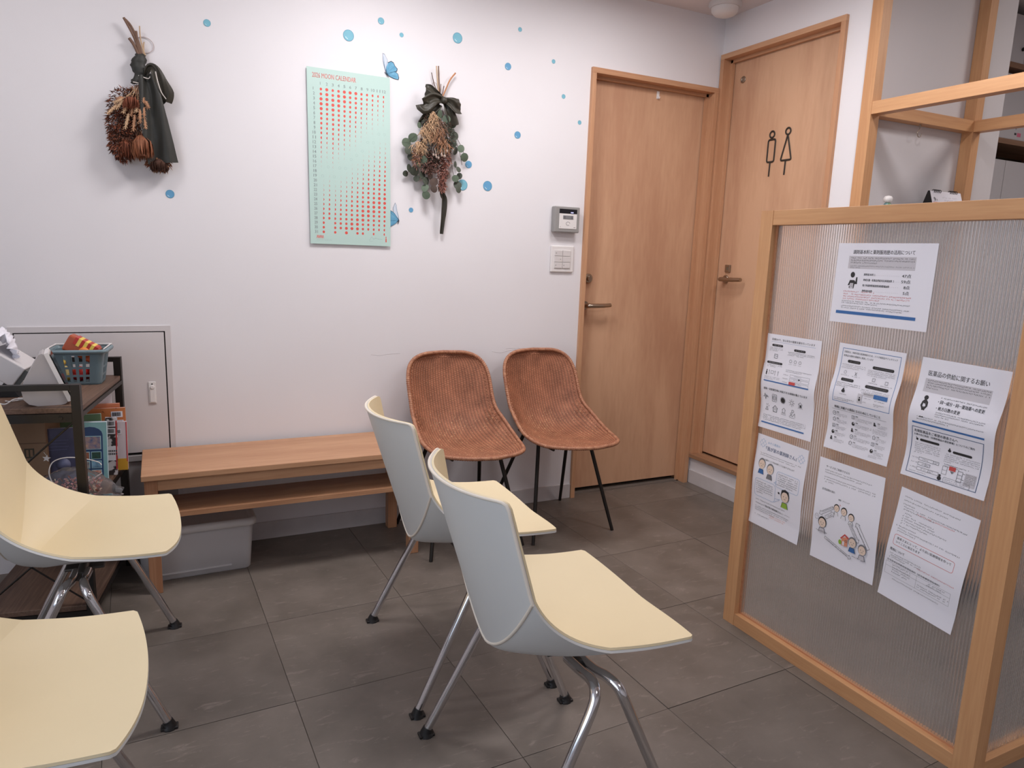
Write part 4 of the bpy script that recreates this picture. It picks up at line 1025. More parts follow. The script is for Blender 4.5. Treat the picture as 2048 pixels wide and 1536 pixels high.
s.disc(59, 82, 7, 7.5, K); s.poly([(46, 110), (52, 96), (66, 96), (70, 100), (71, 88), (75, 88), (76, 106), (68, 106), (66, 118), (52, 118), (50, 114), (54, 108), (50, 110)], K); s.up(); s.rect(53, 104, 11, 14, LG); s.line([(55, 108), (62, 108)], .7, K); s.line([(55, 112), (62, 112)], .7, K)
s.small(35, 124, 96, RED, 3.8); s.small(35, 131, 208, RED, 3.8, 3, 6.2, .55)
s.small(33, 150, 210, K, 3.4, 2, 5, .55); s.small(33, 163, 210, K, 3.4, 2, 5, .9)
s.up(); s.rect(18, 178, 245, 8, BLU)
s.build('printing', fn, t)

def house(s, x, y, r, c=K, w=.9):
    s.line([(x - r, y - r * .1), (x, y - r), (x + r, y - r * .1)], w, c); s.line([(x - r * .7, y - r * .2), (x - r * .7, y + r), (x + r * .7, y + r), (x + r * .7, y - r * .2)], w, c)
def waves(s, x, y, r, c=K):
    s.line([(x - r, y), (x - r * .5, y - r * .15), (x, y), (x + r * .5, y - r * .15), (x + r, y)], .7, c)

# sheet s1
t, fn = sheet_thing('notice', 'paper notice with nine line icons and two blue bars, upper left on the partition', 'notice', ps(-1.314, .986), ps(-1.521, .986), ps(-1.315, .688), 210, 297, (-1, 0, 0), wave(9, .50, .16))
sheet_paper(t, fn, 210, 297, M_paper)
s = Sheet(INK)
s.text('医療DXで、安心安全の服薬支援を行っています', 22, 12, 7, K, 165, .02); s.line([(20, 23), (190, 23)], .5, BLU)
for x, y, w in ((24, 30, 44), (112, 36, 44), (12, 84, 62)): s.pill(x, y, w, 7, K); s.up(); s.small(x + 7, y + 2, w - 14, LG, 3); s.up()
s.small(16, 40, 52, K, 2.8, 3, 4.4); s.small(90, 46, 98, K, 2.8, 3, 4.4); s.small(16, 94, 56, K, 2.8, 2, 4.4)
s.frame(38, 60, 13, 13, 1, K); s.line([(38, 66), (51, 66)], .8, K)
for x in (104, 122, 140): s.arc(x, 74, 4.5, 4.5, .8, K); s.small(x - 6, 82, 12, MG, 2.4)
s.small(92, 100, 98, K, 2.8, 2, 4.4); s.disc(18, 112, 2, 2.2, K); s.poly([(15.5, 115), (20.5, 115), (20, 126), (16, 126)], K)
for x in (28, 52, 64): s.arc(x, 113, 2, 2, .7, MG); s.line([(x, 116), (x, 125)], 1, MG)
s.frame(35, 112, 11, 9, .8, K); s.small(12, 130, 60, MG, 2.6, 3, 4)
for k in range(3):
    s.small(86, 115 + k * 11, 18, K, 2.8); s.frame(112, 113 + k * 11, 74, 8, .6, MG); s.small(128, 115 + k * 11, 30, MG, 2.8)
s.up(); s.rect(112, 134, 24, 9, RED); s.poly([(144, 122), (152, 122), (148, 127)], K)
s.up(); s.rect(12, 143, 176, 3.4, BLU)
s.text('感染・災害発生時に対応できる体制を備えています', 14, 166, 7, K, 172, .02)
s.line([(12, 196), (17, 196), (19, 186), (22, 204), (25, 190), (27, 197), (30, 193), (33, 197)], 1.2, K)
s.arc(58, 195, 7, 7, 1, K); s.arc(58, 195, 3.2, 3.2, 1, K); s.line([(49, 186), (49, 206), (66, 206)], 1, K); s.line([(67, 204), (67, 184), (50, 184)], 1, K)
s.disc(92, 196, 7.5, 7.5, K, 20)
for k in range(14): a = k * PI / 7; s.line([(92 + 7 * math.cos(a), 196 + 7 * math.sin(a)), (92 + 10 * math.cos(a), 196 + 10 * math.sin(a))], 1.8, K)
s.arc(127, 197, 5.2, 5.2, 1, K)
for k in range(8): a = k * PI / 4; s.line([(127 + 7.5 * math.cos(a), 197 + 7.5 * math.sin(a)), (127 + 11 * math.cos(a), 197 + 11 * math.sin(a))], 1, K)
house(s, 160, 197, 7.5); waves(s, 160, 208, 9); s.poly([(158, 197), (163, 197), (163, 204), (158, 204)], K)
s.line([(24, 237), (34, 237), (29, 226), (24, 237)], 1.1, K); s.line([(27, 222), (26, 218)], .9, K); s.line([(31, 221), (33, 217)], .9, K); s.line([(35, 225), (38, 222)], .9, K)
house(s, 62, 228, 10, K, 1.4); s.line([(62, 224), (62, 233)], 1.4, K)
house(s, 97, 226, 7); waves(s, 97, 236, 9); waves(s, 97, 240, 9)
s.arc(132, 222, 4, 4, 1, K); s.arc(127, 230, 3, 3, 1, K); s.line([(120, 240), (126, 234), (132, 238), (140, 228), (142, 240)], 1, K); waves(s, 131, 243, 10)
s.small(16, 252, 168, K, 3.2, 4, 5, .9); s.up(); s.rect(12, 276, 170, 4, BLU)
s.build('printing', fn, t)

# sheet s2
t, fn = sheet_thing('notice', 'paper notice with a blue outlined box over rows of small icons, middle of partition', 'notice', ps(-1.581, .990), ps(-1.783, .987), ps(-1.569, .687), 210, 297, (-1, 0, 0), wave(14, .47, .17, 8))
sheet_paper(t, fn, 210, 297, M_paper)
s = Sheet(INK)
s.frame(14, 12, 184, 146, 1.4, BLU)
s.text('当薬局は、持続可能な医療制度のため、バイオ後続品やジェネリック', 20, 19, 5.6, K, 168, .01); s.text('医薬品の調剤を積極的に推進しています', 20, 29, 5.6, K, 96, .01)
for x, y, w in ((36, 42, 42), (118, 47, 66), (28, 92, 42), (110, 98, 72)): s.pill(x, y, w, 8, K); s.up(); s.small(x + 7, y + 2.4, w - 14, MG, 3); s.up()
s.small(20, 54, 78, MG, 3, 3, 4.6, .7); s.small(106, 58, 84, MG, 3, 4, 4.4, .7); s.small(18, 104, 78, K, 3, 3, 4.6, .5); s.small(102, 110, 86, MG, 3, 3, 4.4, .8)
s.arc(36, 76, 4, 4, .8, MG); s.line([(68, 72), (74, 81)], 1, K); s.line([(74, 72), (68, 81)], 1, K); s.frame(126, 78, 9, 9, 1, MG); s.frame(166, 80, 9, 9, 1, MG)
s.small(24, 83, 24, K, 2.6); s.small(60, 83, 26, K, 2.6); s.small(116, 90, 28, K, 2.6); s.small(154, 92, 34, K, 2.8)
s.disc(46, 126, 5.5, 4.5, K); s.disc(46, 121, 2.4, 3.5, K, 10); s.small(36, 134, 22, K, 2.6)
s.rect(96, 124, 14, 24, LG); s.rect(112, 118, 32, 9, LG); s.up(); s.rect(145, 118, 42, 11, BLU); s.up(); s.small(154, 122, 24, PB, 2.6); s.disc(103, 140, 3, 3.4, K); s.disc(103, 134, 2, 2, K)
s.small(114, 121, 28, K, 2.8); s.small(116, 131, 22, MG, 2.8); s.small(114, 142, 10, K, 2.8); s.small(150, 133, 30, K, 2.8); s.small(148, 142, 32, K, 2.8, 2, 4.2); s.small(20, 146, 66, K, 3, 2, 4.4, .7)
s.text('地域に貢献する薬局になるためにしていること', 22, 170, 7.5, K, 150, .02); s.line([(14, 181), (190, 181)], .6, MG)
icn = 0
for r in range(5):
    for q, (x, w) in enumerate(((16, 48), (80, 66), (150, 44))):
        y = 187 + r * 18 + (4 if q == 2 else 0)
        if q == 2 and r == 1: s.small(x, y, w, MG, 2.5, 4, 3.6, .9); continue
        k = (r * 3 + q) % 5
        if k == 0: s.arc(x + 6, y + 6, 5, 5.4, .9, K); s.line([(x + 6, y + 7), (x + 9, y + 3)], .8, K)
        elif k == 1: s.frame(x + 1, y + 1, 9.5, 9.5, .9, K); s.line([(x + 6, y + 3), (x + 6, y + 9)], .9, K)
        elif k == 2: s.disc(x + 4, y + 3, 2.4, 2.4, K, 10); s.poly([(x + 1, y + 6), (x + 6, y + 5), (x + 10, y + 10), (x + 2, y + 11)], K)
        elif k == 3: house(s, x + 6, y + 5, 5)
        else: s.disc(x + 6, y + 6, 4.6, 5.2, K); s.up(); s.poly([(x + 6, y + 6), (x + 6, y + 2), (x + 9.5, y + 4)], WH)
        s.text(random.choice(['相談', '健康', '在宅', '災害', '感染', '教育']), x + 14, y, 3.6, K, None, .02); s.small(x + 14, y + 5.4, w - 14, MG, 2.5, 3, 3.4, .8)
s.small(150, 280, 42, MG, 2.6, 2, 4)
s.build('printing', fn, t)

# sheet s3
t, fn = sheet_thing('notice', 'paper notice asking about medicine supply with a bowing figure, upper right on the partition', 'notice', ps(-1.827, .985), ps(-2.039, .981), ps(-1.811, .678), 210, 297, (-1, 0, 0), wave(15, .46, .17, 8))
sheet_paper(t, fn, 210, 297, M_paper)
s = Sheet(INK)
s.text('医薬品の供給に関するお願い', 22, 29, 13, K, 146, .012)
s.rect(18, 49, 160, 32, LG); s.up(); s.small(24, 51, 150, K, 3.8, 4, 6, .18)
s.disc(33, 94, 5.5, 5.5, K); s.poly([(26, 104), (30, 99), (36, 99), (41, 104), (42, 114), (37, 122), (38, 142), (28, 142), (29, 122), (24, 114)], K); s.up(); s.line([(33, 124), (33, 142)], .8, WH); s.line([(30, 106), (29, 114), (33, 118), (37, 114), (36, 106)], .9, MG); s.up()
s.small(68, 86, 108, K, 3.4); s.text('・同一成分・同一薬効薬への変更', 64, 93, 9, K, 110, .02); s.text('・処方日数の変更', 64, 108, 9, K, 58, .02)
s.small(66, 121, 116, K, 3.2, 3, 5, .3); s.small(22, 140, 160, K, 3.2, 2, 5.4, .5)
s.up(); s.rect(12, 155, 176, 4.4, BLU)
s.frame(12, 168, 176, 117, 1.3, NV_)
s.text('先発医薬品をご希望の患者さんへ', 18, 174, 7.5, K, 110, .02); s.text('お薬の自己負担（長期収載品の選定療養）についてのご案内', 18, 184, 5.6, K, 150, .015)
s.pill(34, 196, 50, 6, K); s.pill(118, 205, 46, 6, K); s.disc(27, 199, 3, 3, K, 10); s.line([(24, 194), (28, 199)], 1.4, K); s.disc(110, 207, 4, 3.4, K, 12); s.disc(110, 202.5, 1.8, 2, K, 8)
s.small(22, 207, 66, MG, 3, 6, 4.8, .3); s.small(100, 215, 84, MG, 3, 5, 4.6, .2); s.small(102, 240, 60, K, 3.2, 2, 4.4)
for k, (x, y, w, d) in enumerate(((38, 242, 52, 38), (38, 254, 32, 20), (38, 266, 56, 30))):
    s.small(20, y + 2, 15, K, 2.8); s.frame(x, y, w, 8, .7, K); s.small(x + 10, y + 2.5, 14, K, 2.8); s.line([(x + d, y), (x + d, y + 8)], .7, K); s.small(x + d + 3, y + 1.5, 9, MG, 3, 2, 3)
s.small(20, 278, 44, MG, 2.6)
s.frame(100, 246, 12, 20, .8, MG); s.line([(100, 256), (112, 256)], .7, MG); s.up(); s.rect(116, 243, 16, 10, RED); s.up(); s.poly([(119, 254), (130, 254), (125, 260)], MG)
s.frame(138, 248, 12, 26, .8, K); s.line([(138, 257), (150, 257)], .7, K); s.line([(138, 265), (150, 265)], .7, K); s.line([(151, 252), (155, 252)], 1, K); s.line([(151, 266), (155, 266)], 1, K)
s.rect(156, 248, 26, 30, LG); s.up(); s.small(158, 250, 22, K, 2.6, 7, 3.8, .7)
s.disc(98, 278, 5, 5, K); s.disc(98, 271, 3, 3, K, 12); s.rbox(108, 272, 64, 12, 3, .7, MG); s.small(112, 275, 54, MG, 2.8, 2, 4.4, .9)
s.build('printing', fn, t)

# sheet b1
t, fn = sheet_thing('notice', 'paper notice with cartoon faces and speech bubbles, lower left on the partition', 'notice', ps(-1.318, .666), ps(-1.519, .660), ps(-1.315, .370), 210, 297, (-1, 0, 0), wave(6, .45, .25))
sheet_paper(t, fn, 210, 297, M_paper)
s = Sheet(INK)
def window_mark(x, y, r):
    s.line([(x, y - r), (x + r, y), (x, y + r), (x - r, y)], .8, PB, True); s.line([(x - r / 2, y - r / 2), (x + r / 2, y + r / 2)], .7, PB); s.line([(x + r / 2, y - r / 2), (x - r / 2, y + r / 2)], .7, PB)
    for dx, dy in ((-.5, -.5), (.5, -.5), (.5, .5), (-.5, .5)): s.line([(x + dx * r * 1.3 - 2, y + dy * r * 1.3), (x + dx * r * 1.3 + 2, y + dy * r * 1.3)], .7, PB)
window_mark(26, 26, 14); window_mark(186, 34, 14)
s.text('みそら薬局の', 46, 16, 8, PB, 52); s.text('『我が家の薬剤師さん』', 40, 32, 13, NV_, 128, .02)
s.small(20, 56, 170, K, 3.4, 2, 6, .85); s.text('お薬のことで何か困りごとはありませんか？', 42, 73, 6, K, 124, .015)
face(s, 34, 92, 15, MG, BLU, True); face(s, 72, 100, 15, K, MG, True)
s.rbox(102, 96, 92, 50, 7, .8, PB); s.line([(103, 130), (94, 136), (108, 138)], .8, PB); s.small(108, 102, 80, K, 4, 6, 6.6, .8)
s.rbox(14, 142, 88, 58, 9, .8, PB); s.line([(102, 186), (124, 182), (100, 198)], .8, PB); s.small(20, 150, 72, K, 3.8, 6, 7, .4)
face(s, 144, 166, 17, K, GR); s.up(); s.poly([(128, 160), (130, 148), (144, 143), (158, 148), (160, 160), (150, 152), (138, 152)], K); s.disc(118, 162, 3.4, 3.4, K, 10)
s.text('「我が家の薬剤師さん」', 62, 220, 6.4, K, 74, .02); s.small(22, 210, 124, K, 3.8); s.small(22, 222, 36, K, 3.8); s.small(140, 222, 28, MG, 3.6)
s.small(22, 233, 142, K, 3.4, 3, 6, .6); s.small(86, 246, 66, OR_, 3.4, 2, 6, .9); s.small(24, 260, 58, K, 3.4)
s.build('printing', fn, t)

# sheet b2
t, fn = sheet_thing('notice', 'paper notice with a triangle flow drawing of people and a red roofed house, lower centre', 'notice', ps(-1.561, .655), ps(-1.771, .653), ps(-1.565, .353), 210, 297, (-1, 0, 0), wave(5, .5, .3, 0, 2))
sheet_paper(t, fn, 210, 297, M_paper)
s = Sheet(INK)
s.text('サービスをご利用できる方', 24, 18, 6.5, K, 78, .02); s.small(22, 30, 150, K, 3.8, 2, 6.6, .8); s.small(22, 50, 166, K, 3.8, 3, 6.6, .2)
s.text('在宅訪問の流れ', 20, 84, 6.5, K, 44, .02); s.text('病院・クリニック', 78, 100, 5, K, 36, .01)
s.line([(86, 114), (86, 120)], .7, RED); s.line([(83, 117), (89, 117)], .7, RED)
for x, y, r in ((76, 128, 9.5), (101, 130, 10), (126, 138, 9.5)): face(s, x, y, r, K, WH)
face(s, 34, 184, 14, K, LG)
s.arc(14, 172, 6.5, 8, .8, MG); s.small(10, 169, 8, MG, 3)
def arrow(x0, y0, x1, y1, w, lab=True):
    d = math.hypot(x1 - x0, y1 - y0); ux, uy = (x1 - x0) / d, (y1 - y0) / d; nx, ny = -uy * w / 2, ux * w / 2; hx, hy = x1 - ux * w, y1 - uy * w
    s.line([(x0 + nx, y0 + ny), (hx + nx, hy + ny), (hx + nx * 1.9, hy + ny * 1.9), (x1, y1), (hx - nx * 1.9, hy - ny * 1.9), (hx - nx, hy - ny), (x0 - nx, y0 - ny)], .8, K, True)
    if lab: s.small(x0 + ux * 4 - nx * .5, y0 + uy * 4 - ny * .5, d - w * 1.8, K, w * .42, ang=math.atan2(uy, ux))
arrow(66, 130, 22, 162, 8, False); s.small(31, 152, 42, K, 3.6, ang=math.atan2(-32, 44)); arrow(44, 166, 72, 144, 9, False); s.small(48, 161, 20, K, 3.6, ang=math.atan2(-22, 28))
arrow(124, 156, 156, 200, 8); arrow(188, 206, 144, 146, 9, False); s.small(148, 156, 56, K, 3.6, ang=math.atan2(60, 44))
s.small(14, 209, 40, K, 4); 
s.poly([(102, 204), (122, 196), (122, 224), (104, 226)], OR_); s.up(); s.poly([(98, 206), (112, 190), (128, 198), (126, 202), (112, 195), (101, 208)], RED); s.disc(98, 218, 5, 7, GR); s.up(); s.rect(106, 212, 6, 12, WH); s.frame(114, 206, 6, 6, .8, K)
face(s, 138, 205, 13, MG, BLU, True); face(s, 170, 214, 13, MG, LG, True)
s.small(140, 241, 38, K, 4.2)
s.line([(46, 226), (130, 252), (129, 256), (138, 252), (132, 243), (131, 247), (48, 220)], .8, K, True); s.small(50, 224, 76, K, 3.6, ang=.30)
s.build('printing', fn, t)

# sheet b3
t, fn = sheet_thing('notice', 'dense paper notice with a red outlined sentence, lower right and lowest on the partition', 'notice', ps(-1.819, .645), ps(-2.022, .626), ps(-1.793, .341), 210, 297, (-1, 0, 0), wave(7, .55, .25))
sheet_paper(t, fn, 210, 297, M_paper)
s = Sheet(INK)
s.small(14, 18, 150, K, 3.8); s.small(14, 28, 120, K, 3.8); s.small(14, 38, 32, K, 3.8); s.small(18, 45, 168, K, 3.8, 2, 6.4, .5); s.small(56, 50, 100, RED, 3.8)
s.small(14, 60, 34, K, 3.8)
for k, w_ in enumerate((76, 84, 116, 66)): s.line([(20, 70 + k * 6.6), (21.5, 72 + k * 6.6), (24, 67.5 + k * 6.6)], .6, K); s.small(28, 67 + k * 6.6, w_, K, 3.8)
s.small(10, 97, 56, K, 3.8); s.small(16, 104, 170, K, 3.8, 2, 6.4, .3)
s.rbox(14, 122, 166, 28, 5, 1.0, RED); s.text('患者さまにとって、より良い医療環境を作って', 22, 127, 6.8, K, 150, .02); s.text('いくことに役立ちます', 22, 137, 6.8, K, 68, .02)
s.text('費用について', 10, 160, 7.5, K, 42, .025); s.small(12, 173, 88, K, 3.6, 3, 5.4, .5); s.small(92, 180, 100, RED, 3.6)
s.text('在宅患者訪問薬剤管理指導料（居宅療養管理指導料）', 8, 192, 5.2, K, 150, .015)
s.frame(6, 200, 182, 34, .5, MG); s.line([(6, 212), (188, 212)], .5, MG); s.line([(96, 200), (96, 234)], .5, MG); s.small(26, 202, 50, K, 3.8, 4, 6.6, .9); s.small(124, 203, 46, K, 3.8, 2, 5.6, .9); s.small(100, 220, 86, K, 3.6, 2, 6, .9)
s.small(30, 240, 130, K, 3.6)
s.build('printing', fn, t)

# desk calendar page print
s = Sheet(INK); s.text('9', 8, 18, 18, K, None, .02); s.text('月', 22, 26, 8, K); s.rect(0, 40, 60, 1.6, RED); s.small(64, 14, 90, LG, 8, 3, 12)
_n = Vector((0, -1, -.36)).normalized()
s.build('page_print', lambda x, y, z: Vector((-.090 + x * .001, -.0045 - y * .001 * .37, .108 - y * .001 * .93)) + Vector((0, -.94, .34)) * .0008, CALT)

# ------------------------------------------------------------------ moon calendar on the wall
M_mint = mat('calendar_mint', (188, 214, 206), .36, var=.01, vs=3)
t, fn = sheet_thing('moon_calendar', 'mint green moon phase wall calendar with red dots between the dried bouquets', 'calendar', (-2.032, -.006, 1.876), (-1.706, -.006, 1.876), (-2.026, -.006, 1.214), 325, 660, (0, -1, 0),
                    lambda u, v: 2.0 + 3.5 * math.sin(PI * v) * .4 + 3.0 * math.exp(-((u - .85) / .2) ** 2) * math.sin(PI * v) + 14 * max(0, v - .86) ** 1.2 * (1 + .4 * math.cos(6 * u)))
sheet_paper(t, fn, 325, 660, M_mint, 20, 40)
CI = [mat('cal_red', (222, 84, 74), .5), mat('cal_grey', (150, 160, 160), .5), mat('cal_redtitle', (222, 146, 138), .5), mat('cal_outline', (152, 180, 176), .5)]
s = Sheet(CI)
s.text('2026 MOON CALENDAR', 20, 18, 18, 2, 168, .022)
XC = [52 + k * 22.6 for k in range(12)]; YR = [76 + k * 17.9 for k in range(31)]
for k in range(12): s.text(str(k + 1), XC[k] - (3 if k < 9 else 7), 50, 11, 1, (None if k == 0 else 7) if k < 9 else 14, .02)
for k in range(31): s.text(str(k + 1), 22 if k < 9 else 17, YR[k] - 5.5, 11, 1, (None if k == 0 else 6) if k < 9 else 12, .02)
NEWM = [-10.55, 19.2, 48.88, 78.43, 107.87, 137.21, 166.5, 195.78, 225.11, 254.52, 284.03, 313.67, 343.41, 373.1]
DM = [31, 28, 31, 30, 31, 30, 31, 31, 30, 31, 30, 31]; doy = 0
for mth in range(12):
    for d in range(DM[mth]):
        doy += 1
        tt_ = doy + .5; q = max(i for i in range(13) if NEWM[i] <= tt_); f = (.5 + (tt_ - NEWM[q]) / (NEWM[q + 1] - NEWM[q])) % 1.0; near = min(abs(tt_ - v) for v in NEWM) <= .5; x, y = XC[mth], YR[d]; lit = .5 + .5 * math.cos(2 * PI * f)
        r = 5.1 + .8 * (lit > .97)
        if near: s.arc(x, y, 4.6, 4.6, .5, 3, n=14); continue
        kk = math.cos(2 * PI * f); sg = -1 if f < .5 else 1      # waning: left side lit
        N_ = 9
        limb = [(x + sg * r * math.sin(PI * i / N_), y - r * math.cos(PI * i / N_)) for i in range(N_ + 1)]
        term = [(x - sg * kk * r * math.sin(PI * i / N_), y - r * math.cos(PI * i / N_)) for i in range(N_ + 1)]
        s.poly(limb + term[1:-1][::-1], 0)
for k in range(5): s.line([(24 + k * 5.5, 646 - 8), (27 + k * 5.5, 646 - 20), (29.5 + k * 5.5, 638)], 1.6, 0)
s.small(24, 643, 26, 1, 2.4); s.small(54, 643, 30, 1, 2.4)
s.line([(236, 640), (246, 624), (254, 634), (262, 628), (276, 634), (290, 632)], .8, 3); s.line([(236, 642), (250, 642)], .7, 3); s.small(250, 630, 30, 3, 2.4)
s.disc(306, 624, 2.4, 2.4, 0, 10); s.poly([(304, 628), (308, 628), (308.5, 644), (303.5, 644)], 0)
s.build('printing', fn, t)

# ------------------------------------------------------------------ bubble and butterfly stickers
def bubble_mat(nm, c):
    M = mat(nm, c, .55, var=.06, vs=34); return M
BM = [bubble_mat('bubble_teal', (122, 184, 202)), bubble_mat('bubble_blue', (100, 160, 200))]; M_glint = mat('bubble_glint', (214, 236, 240), .3); M_rimb = mat('bubble_rim', (96, 156, 180), .5)
BUB = [(414, 46, 8.2, 'round blue bubble sticker right of the left bouquet near the top', 0), (697, 71, 12, 'largest blue bubble sticker, above the mint calendar', 0), (762, 42, 7, 'small bubble sticker high above the upper butterfly', 0), (803, 70, 4.6, 'tiny bubble sticker right of the upper butterfly', 0),
       (915, 76, 10.5, 'large plain teal bubble sticker above the right bouquet', 0), (1040, 59, 4.2, 'tiny topmost bubble sticker right of the large teal one', 0), (1016, 133, 7, 'medium bubble sticker right of the right bouquet bow', 1), (1107, 123, 4, 'tiny bubble sticker highest beside the grey door wall', 0),
       (1127, 193, 4.2, 'tiny bubble sticker second down left of the wooden door', 0), (1159, 245, 4, 'tiny bubble sticker closest to the wooden door frame', 0), (1035, 270, 7, 'medium bubble sticker midway between right bouquet and door', 1), (937, 329, 7.4, 'blue bubble sticker touching the right side of the right bouquet', 1),
       (925, 370, 11, 'ring like bubble sticker partly hidden behind bouquet leaves', 0), (975, 372, 10, 'large blue bubble sticker lowest right of the right bouquet', 1), (340, 388, 10, 'blue bubble sticker below the left bouquet', 1), (822, 420, 5, 'small blue bubble sticker right of the lower butterfly', 1)]
for px, py, r, lab, c in BUB:
    p = at(px, py, 1, 0); e = at(px + r, py, 1, 0); rr = (e - p).length * .90
    t = thing('bubble_sticker', lab, 'sticker', (p.x, -.0004, p.z), 0, 'blue bubble stickers on the wall')
    mt = Matrix.Rotation(PI/2, 4, 'X')
    MB().lathe([(rr * .9, 0), (rr * .9, .0006)], n=28, mt=mt).build('disc', BM[c], t)
    MB().tube([(rr * .93 * math.cos(k * PI / 14), -.0004, rr * .93 * math.sin(k * PI / 14)) for k in range(29)], rr * .07, n=6, flat=.14, up=(0, 1, 0), cap=False).build('rim', M_rimb, t)
    if r > 5:
        w = MB().tube([(rr * .62 * math.cos(a), -.0008, rr * .62 * math.sin(a)) for a in [3.6 + k * .15 for k in range(7)]], rr * .07, n=6, flat=.2, up=(0, 1, 0)); w.build('glint', M_glint, t)
def butterfly(lab, px, py, body, wings, pale, y=-.0012):
    o = at(px, py, 1, 0); t = thing('butterfly_sticker', lab, 'sticker', (o.x, y, o.z), 0, None)
    def q(p): w_ = at(p[0], p[1], 1, 0); return (w_.x - o.x, w_.z - o.z)
    Mb1 = mat('wing_blue', (120, 178, 206), .35, rgb2=(92, 156, 190), vs=60); Mb2 = mat('wing_edge', (54, 70, 84), .4); Mp = mat('wing_pale', (206, 214, 226), .4)
    for i, w_ in enumerate(wings):
        pts = [q(p) for p in w_]; c = (sum(p[0] for p in pts) / len(pts), sum(p[1] for p in pts) / len(pts)); M = Mp if i in pale else Mb1
        MB().prism(pts, (0, 0, 0), (1, 0, 0), (0, 0, 1), (0, -1, 0), .0006).build('wing_border', Mb2 if i not in pale else mat('wing_pale_edge', (150, 158, 172), .4), t)
        inn = [(c[0] + (p[0] - c[0]) * .88, c[1] + (p[1] - c[1]) * .88) for p in pts]
        wo = MB().prism(inn, (0, -.0006 - .0002 * i, 0), (1, 0, 0), (0, 0, 1), (0, -1, 0), .0004).build('wing', M, t)
        w = MB()
        root = min(inn, key=lambda p: abs(p[0] - q(body[0])[0]) + abs(p[1] - q(body[0])[1]))
        for p in inn[::2]:
            w.tube([(root[0], -.0011 - .0002 * i, root[1]), (lerp(root[0], p[0], .85), -.0011 - .0002 * i, lerp(root[1], p[1], .85))], .0005, n=5)
        w.build('wing_veins', mat('vein_blue', (84, 134, 166), .4), t)
    b0, b1 = q(body[0]), q(body[1]); MB().tube([(b0[0], -.0016, b0[1]), (lerp(b0[0], b1[0], .5), -.0022, lerp(b0[1], b1[1], .5)), (b1[0], -.0016, b1[1])], [.001, .0018, .0008], n=7).build('body', Mb2, t)
butterfly('upper blue butterfly sticker above the right corner of the mint calendar', 775, 135, ((769, 144), (777, 155)),
          [[(765, 106), (769, 108), (775, 120), (776, 128), (771, 145), (767, 130), (765, 118)], [(771, 134), (775, 125), (782, 122), (787, 125), (790, 132), (795, 138), (794, 143), (786, 146), (778, 148), (772, 148), (771, 141)], [(772, 147), (780, 146), (790, 143), (796, 148), (798, 156), (797, 160), (788, 158), (778, 153)]], (0,))
butterfly('lower blue butterfly sticker half hidden by the right edge of the mint calendar', 790, 435, ((798, 441), (795, 448)),
          [[(790, 405), (793, 411), (794, 422), (797, 432), (798, 441), (791, 432), (786, 424), (786, 415)], [(776, 420), (780, 420), (786, 424), (791, 429), (798, 440), (795, 444), (776, 444)], [(776, 440), (796, 441), (793, 446), (787, 450), (776, 456)]], (0,))
# ------------------------------------------------------------------ dried bouquets on the back wall
def wp(px, py, d=.02):
    p = at(px, py, 1, -d); return Vector((p.x, -d, p.z))
def ribbon(mb, pts, ws, mi=0, th=.0008, fold=.004, nf=7, ph=0.):
    """soft band: pts = centre line (world), ws = widths; folded lengthwise"""
    P = spline([tuple(p) for p in pts], 5); k = len(P); n = len(ws) - 1; rows = []
    for i, p in enumerate(P):
        q = i / (k - 1) * n; a = min(int(q), n - 1); w = lerp(ws[a], ws[a + 1], q - a)
        t = (P[min(i + 1, k - 1)] - P[max(i - 1, 0)]).normalized(); s_ = Vector((-t.z, 0, t.x)).normalized()
        rows.append([p + s_ * w * (j / (nf * 3) - .5) + Vector((0, -fold * math.sin(j / (nf * 3) * PI * 2.6 + ph + i * .12) - .0015 * math.sin(i * .9 + j), 0)) for j in range(nf * 3 + 1)])
    mb.grid(rows, mi); mb.grid([[v + Vector((0, th, 0)) for v in r] for r in rows], mi)
def rel(t, pts): o = Vector(t.location); return [Vector(p) - o for p in pts]
M_stem = mat('stem_brown', (120, 92, 76), .7, var=.15, vs=30); M_stem2 = mat('stem_straw', (196, 166, 134), .7)
M_rib = mat('ribbon_dark', (50, 50, 46), .55, var=.12, vs=20); M_rib2 = mat('ribbon_olive', (58, 54, 45), .5, var=.15, vs=18)
M_twine = mat('twine_white', (222, 214, 206), .7)
M_straw = mat('dried_grass', (178, 132, 100), .75, var=.2, vs=50); M_straw2 = mat('dried_grass_pale', (196, 162, 128), .75, var=.18, vs=50)
M_rust = mat('dried_rust', (128, 72, 50), .8, var=.25, vs=40); M_rust2 = mat('petal_rust', (146, 92, 64), .7, var=.2, vs=60); M_dkbr = mat('dried_dark', (84, 56, 44), .8, var=.2, vs=40)
def spike(mb, a, b, r, mi=0, n=26):
    """bristly seed head from a to b"""
    d = (b - a); u = d.cross(Vector((0, 1, 0))).normalized(); w = d.normalized().cross(u)
    mb.tube([a, a.lerp(b, .2), a.lerp(b, .6), b], [r * .35, r * .8, r * .75, r * .25], n=7, mi=mi)
    for k in range(n):
        t = (k + .5) / n; p = a.lerp(b, t); an = k * 2.4; e = u * math.cos(an) + w * math.sin(an); f = d.normalized()
        mb.add([p + e * r * .5 - u * r * .3, p + e * r * .5 + u * r * .3, p + e * r * 1.45 + f * r * 1.1], [(0, 1, 2)], mi)
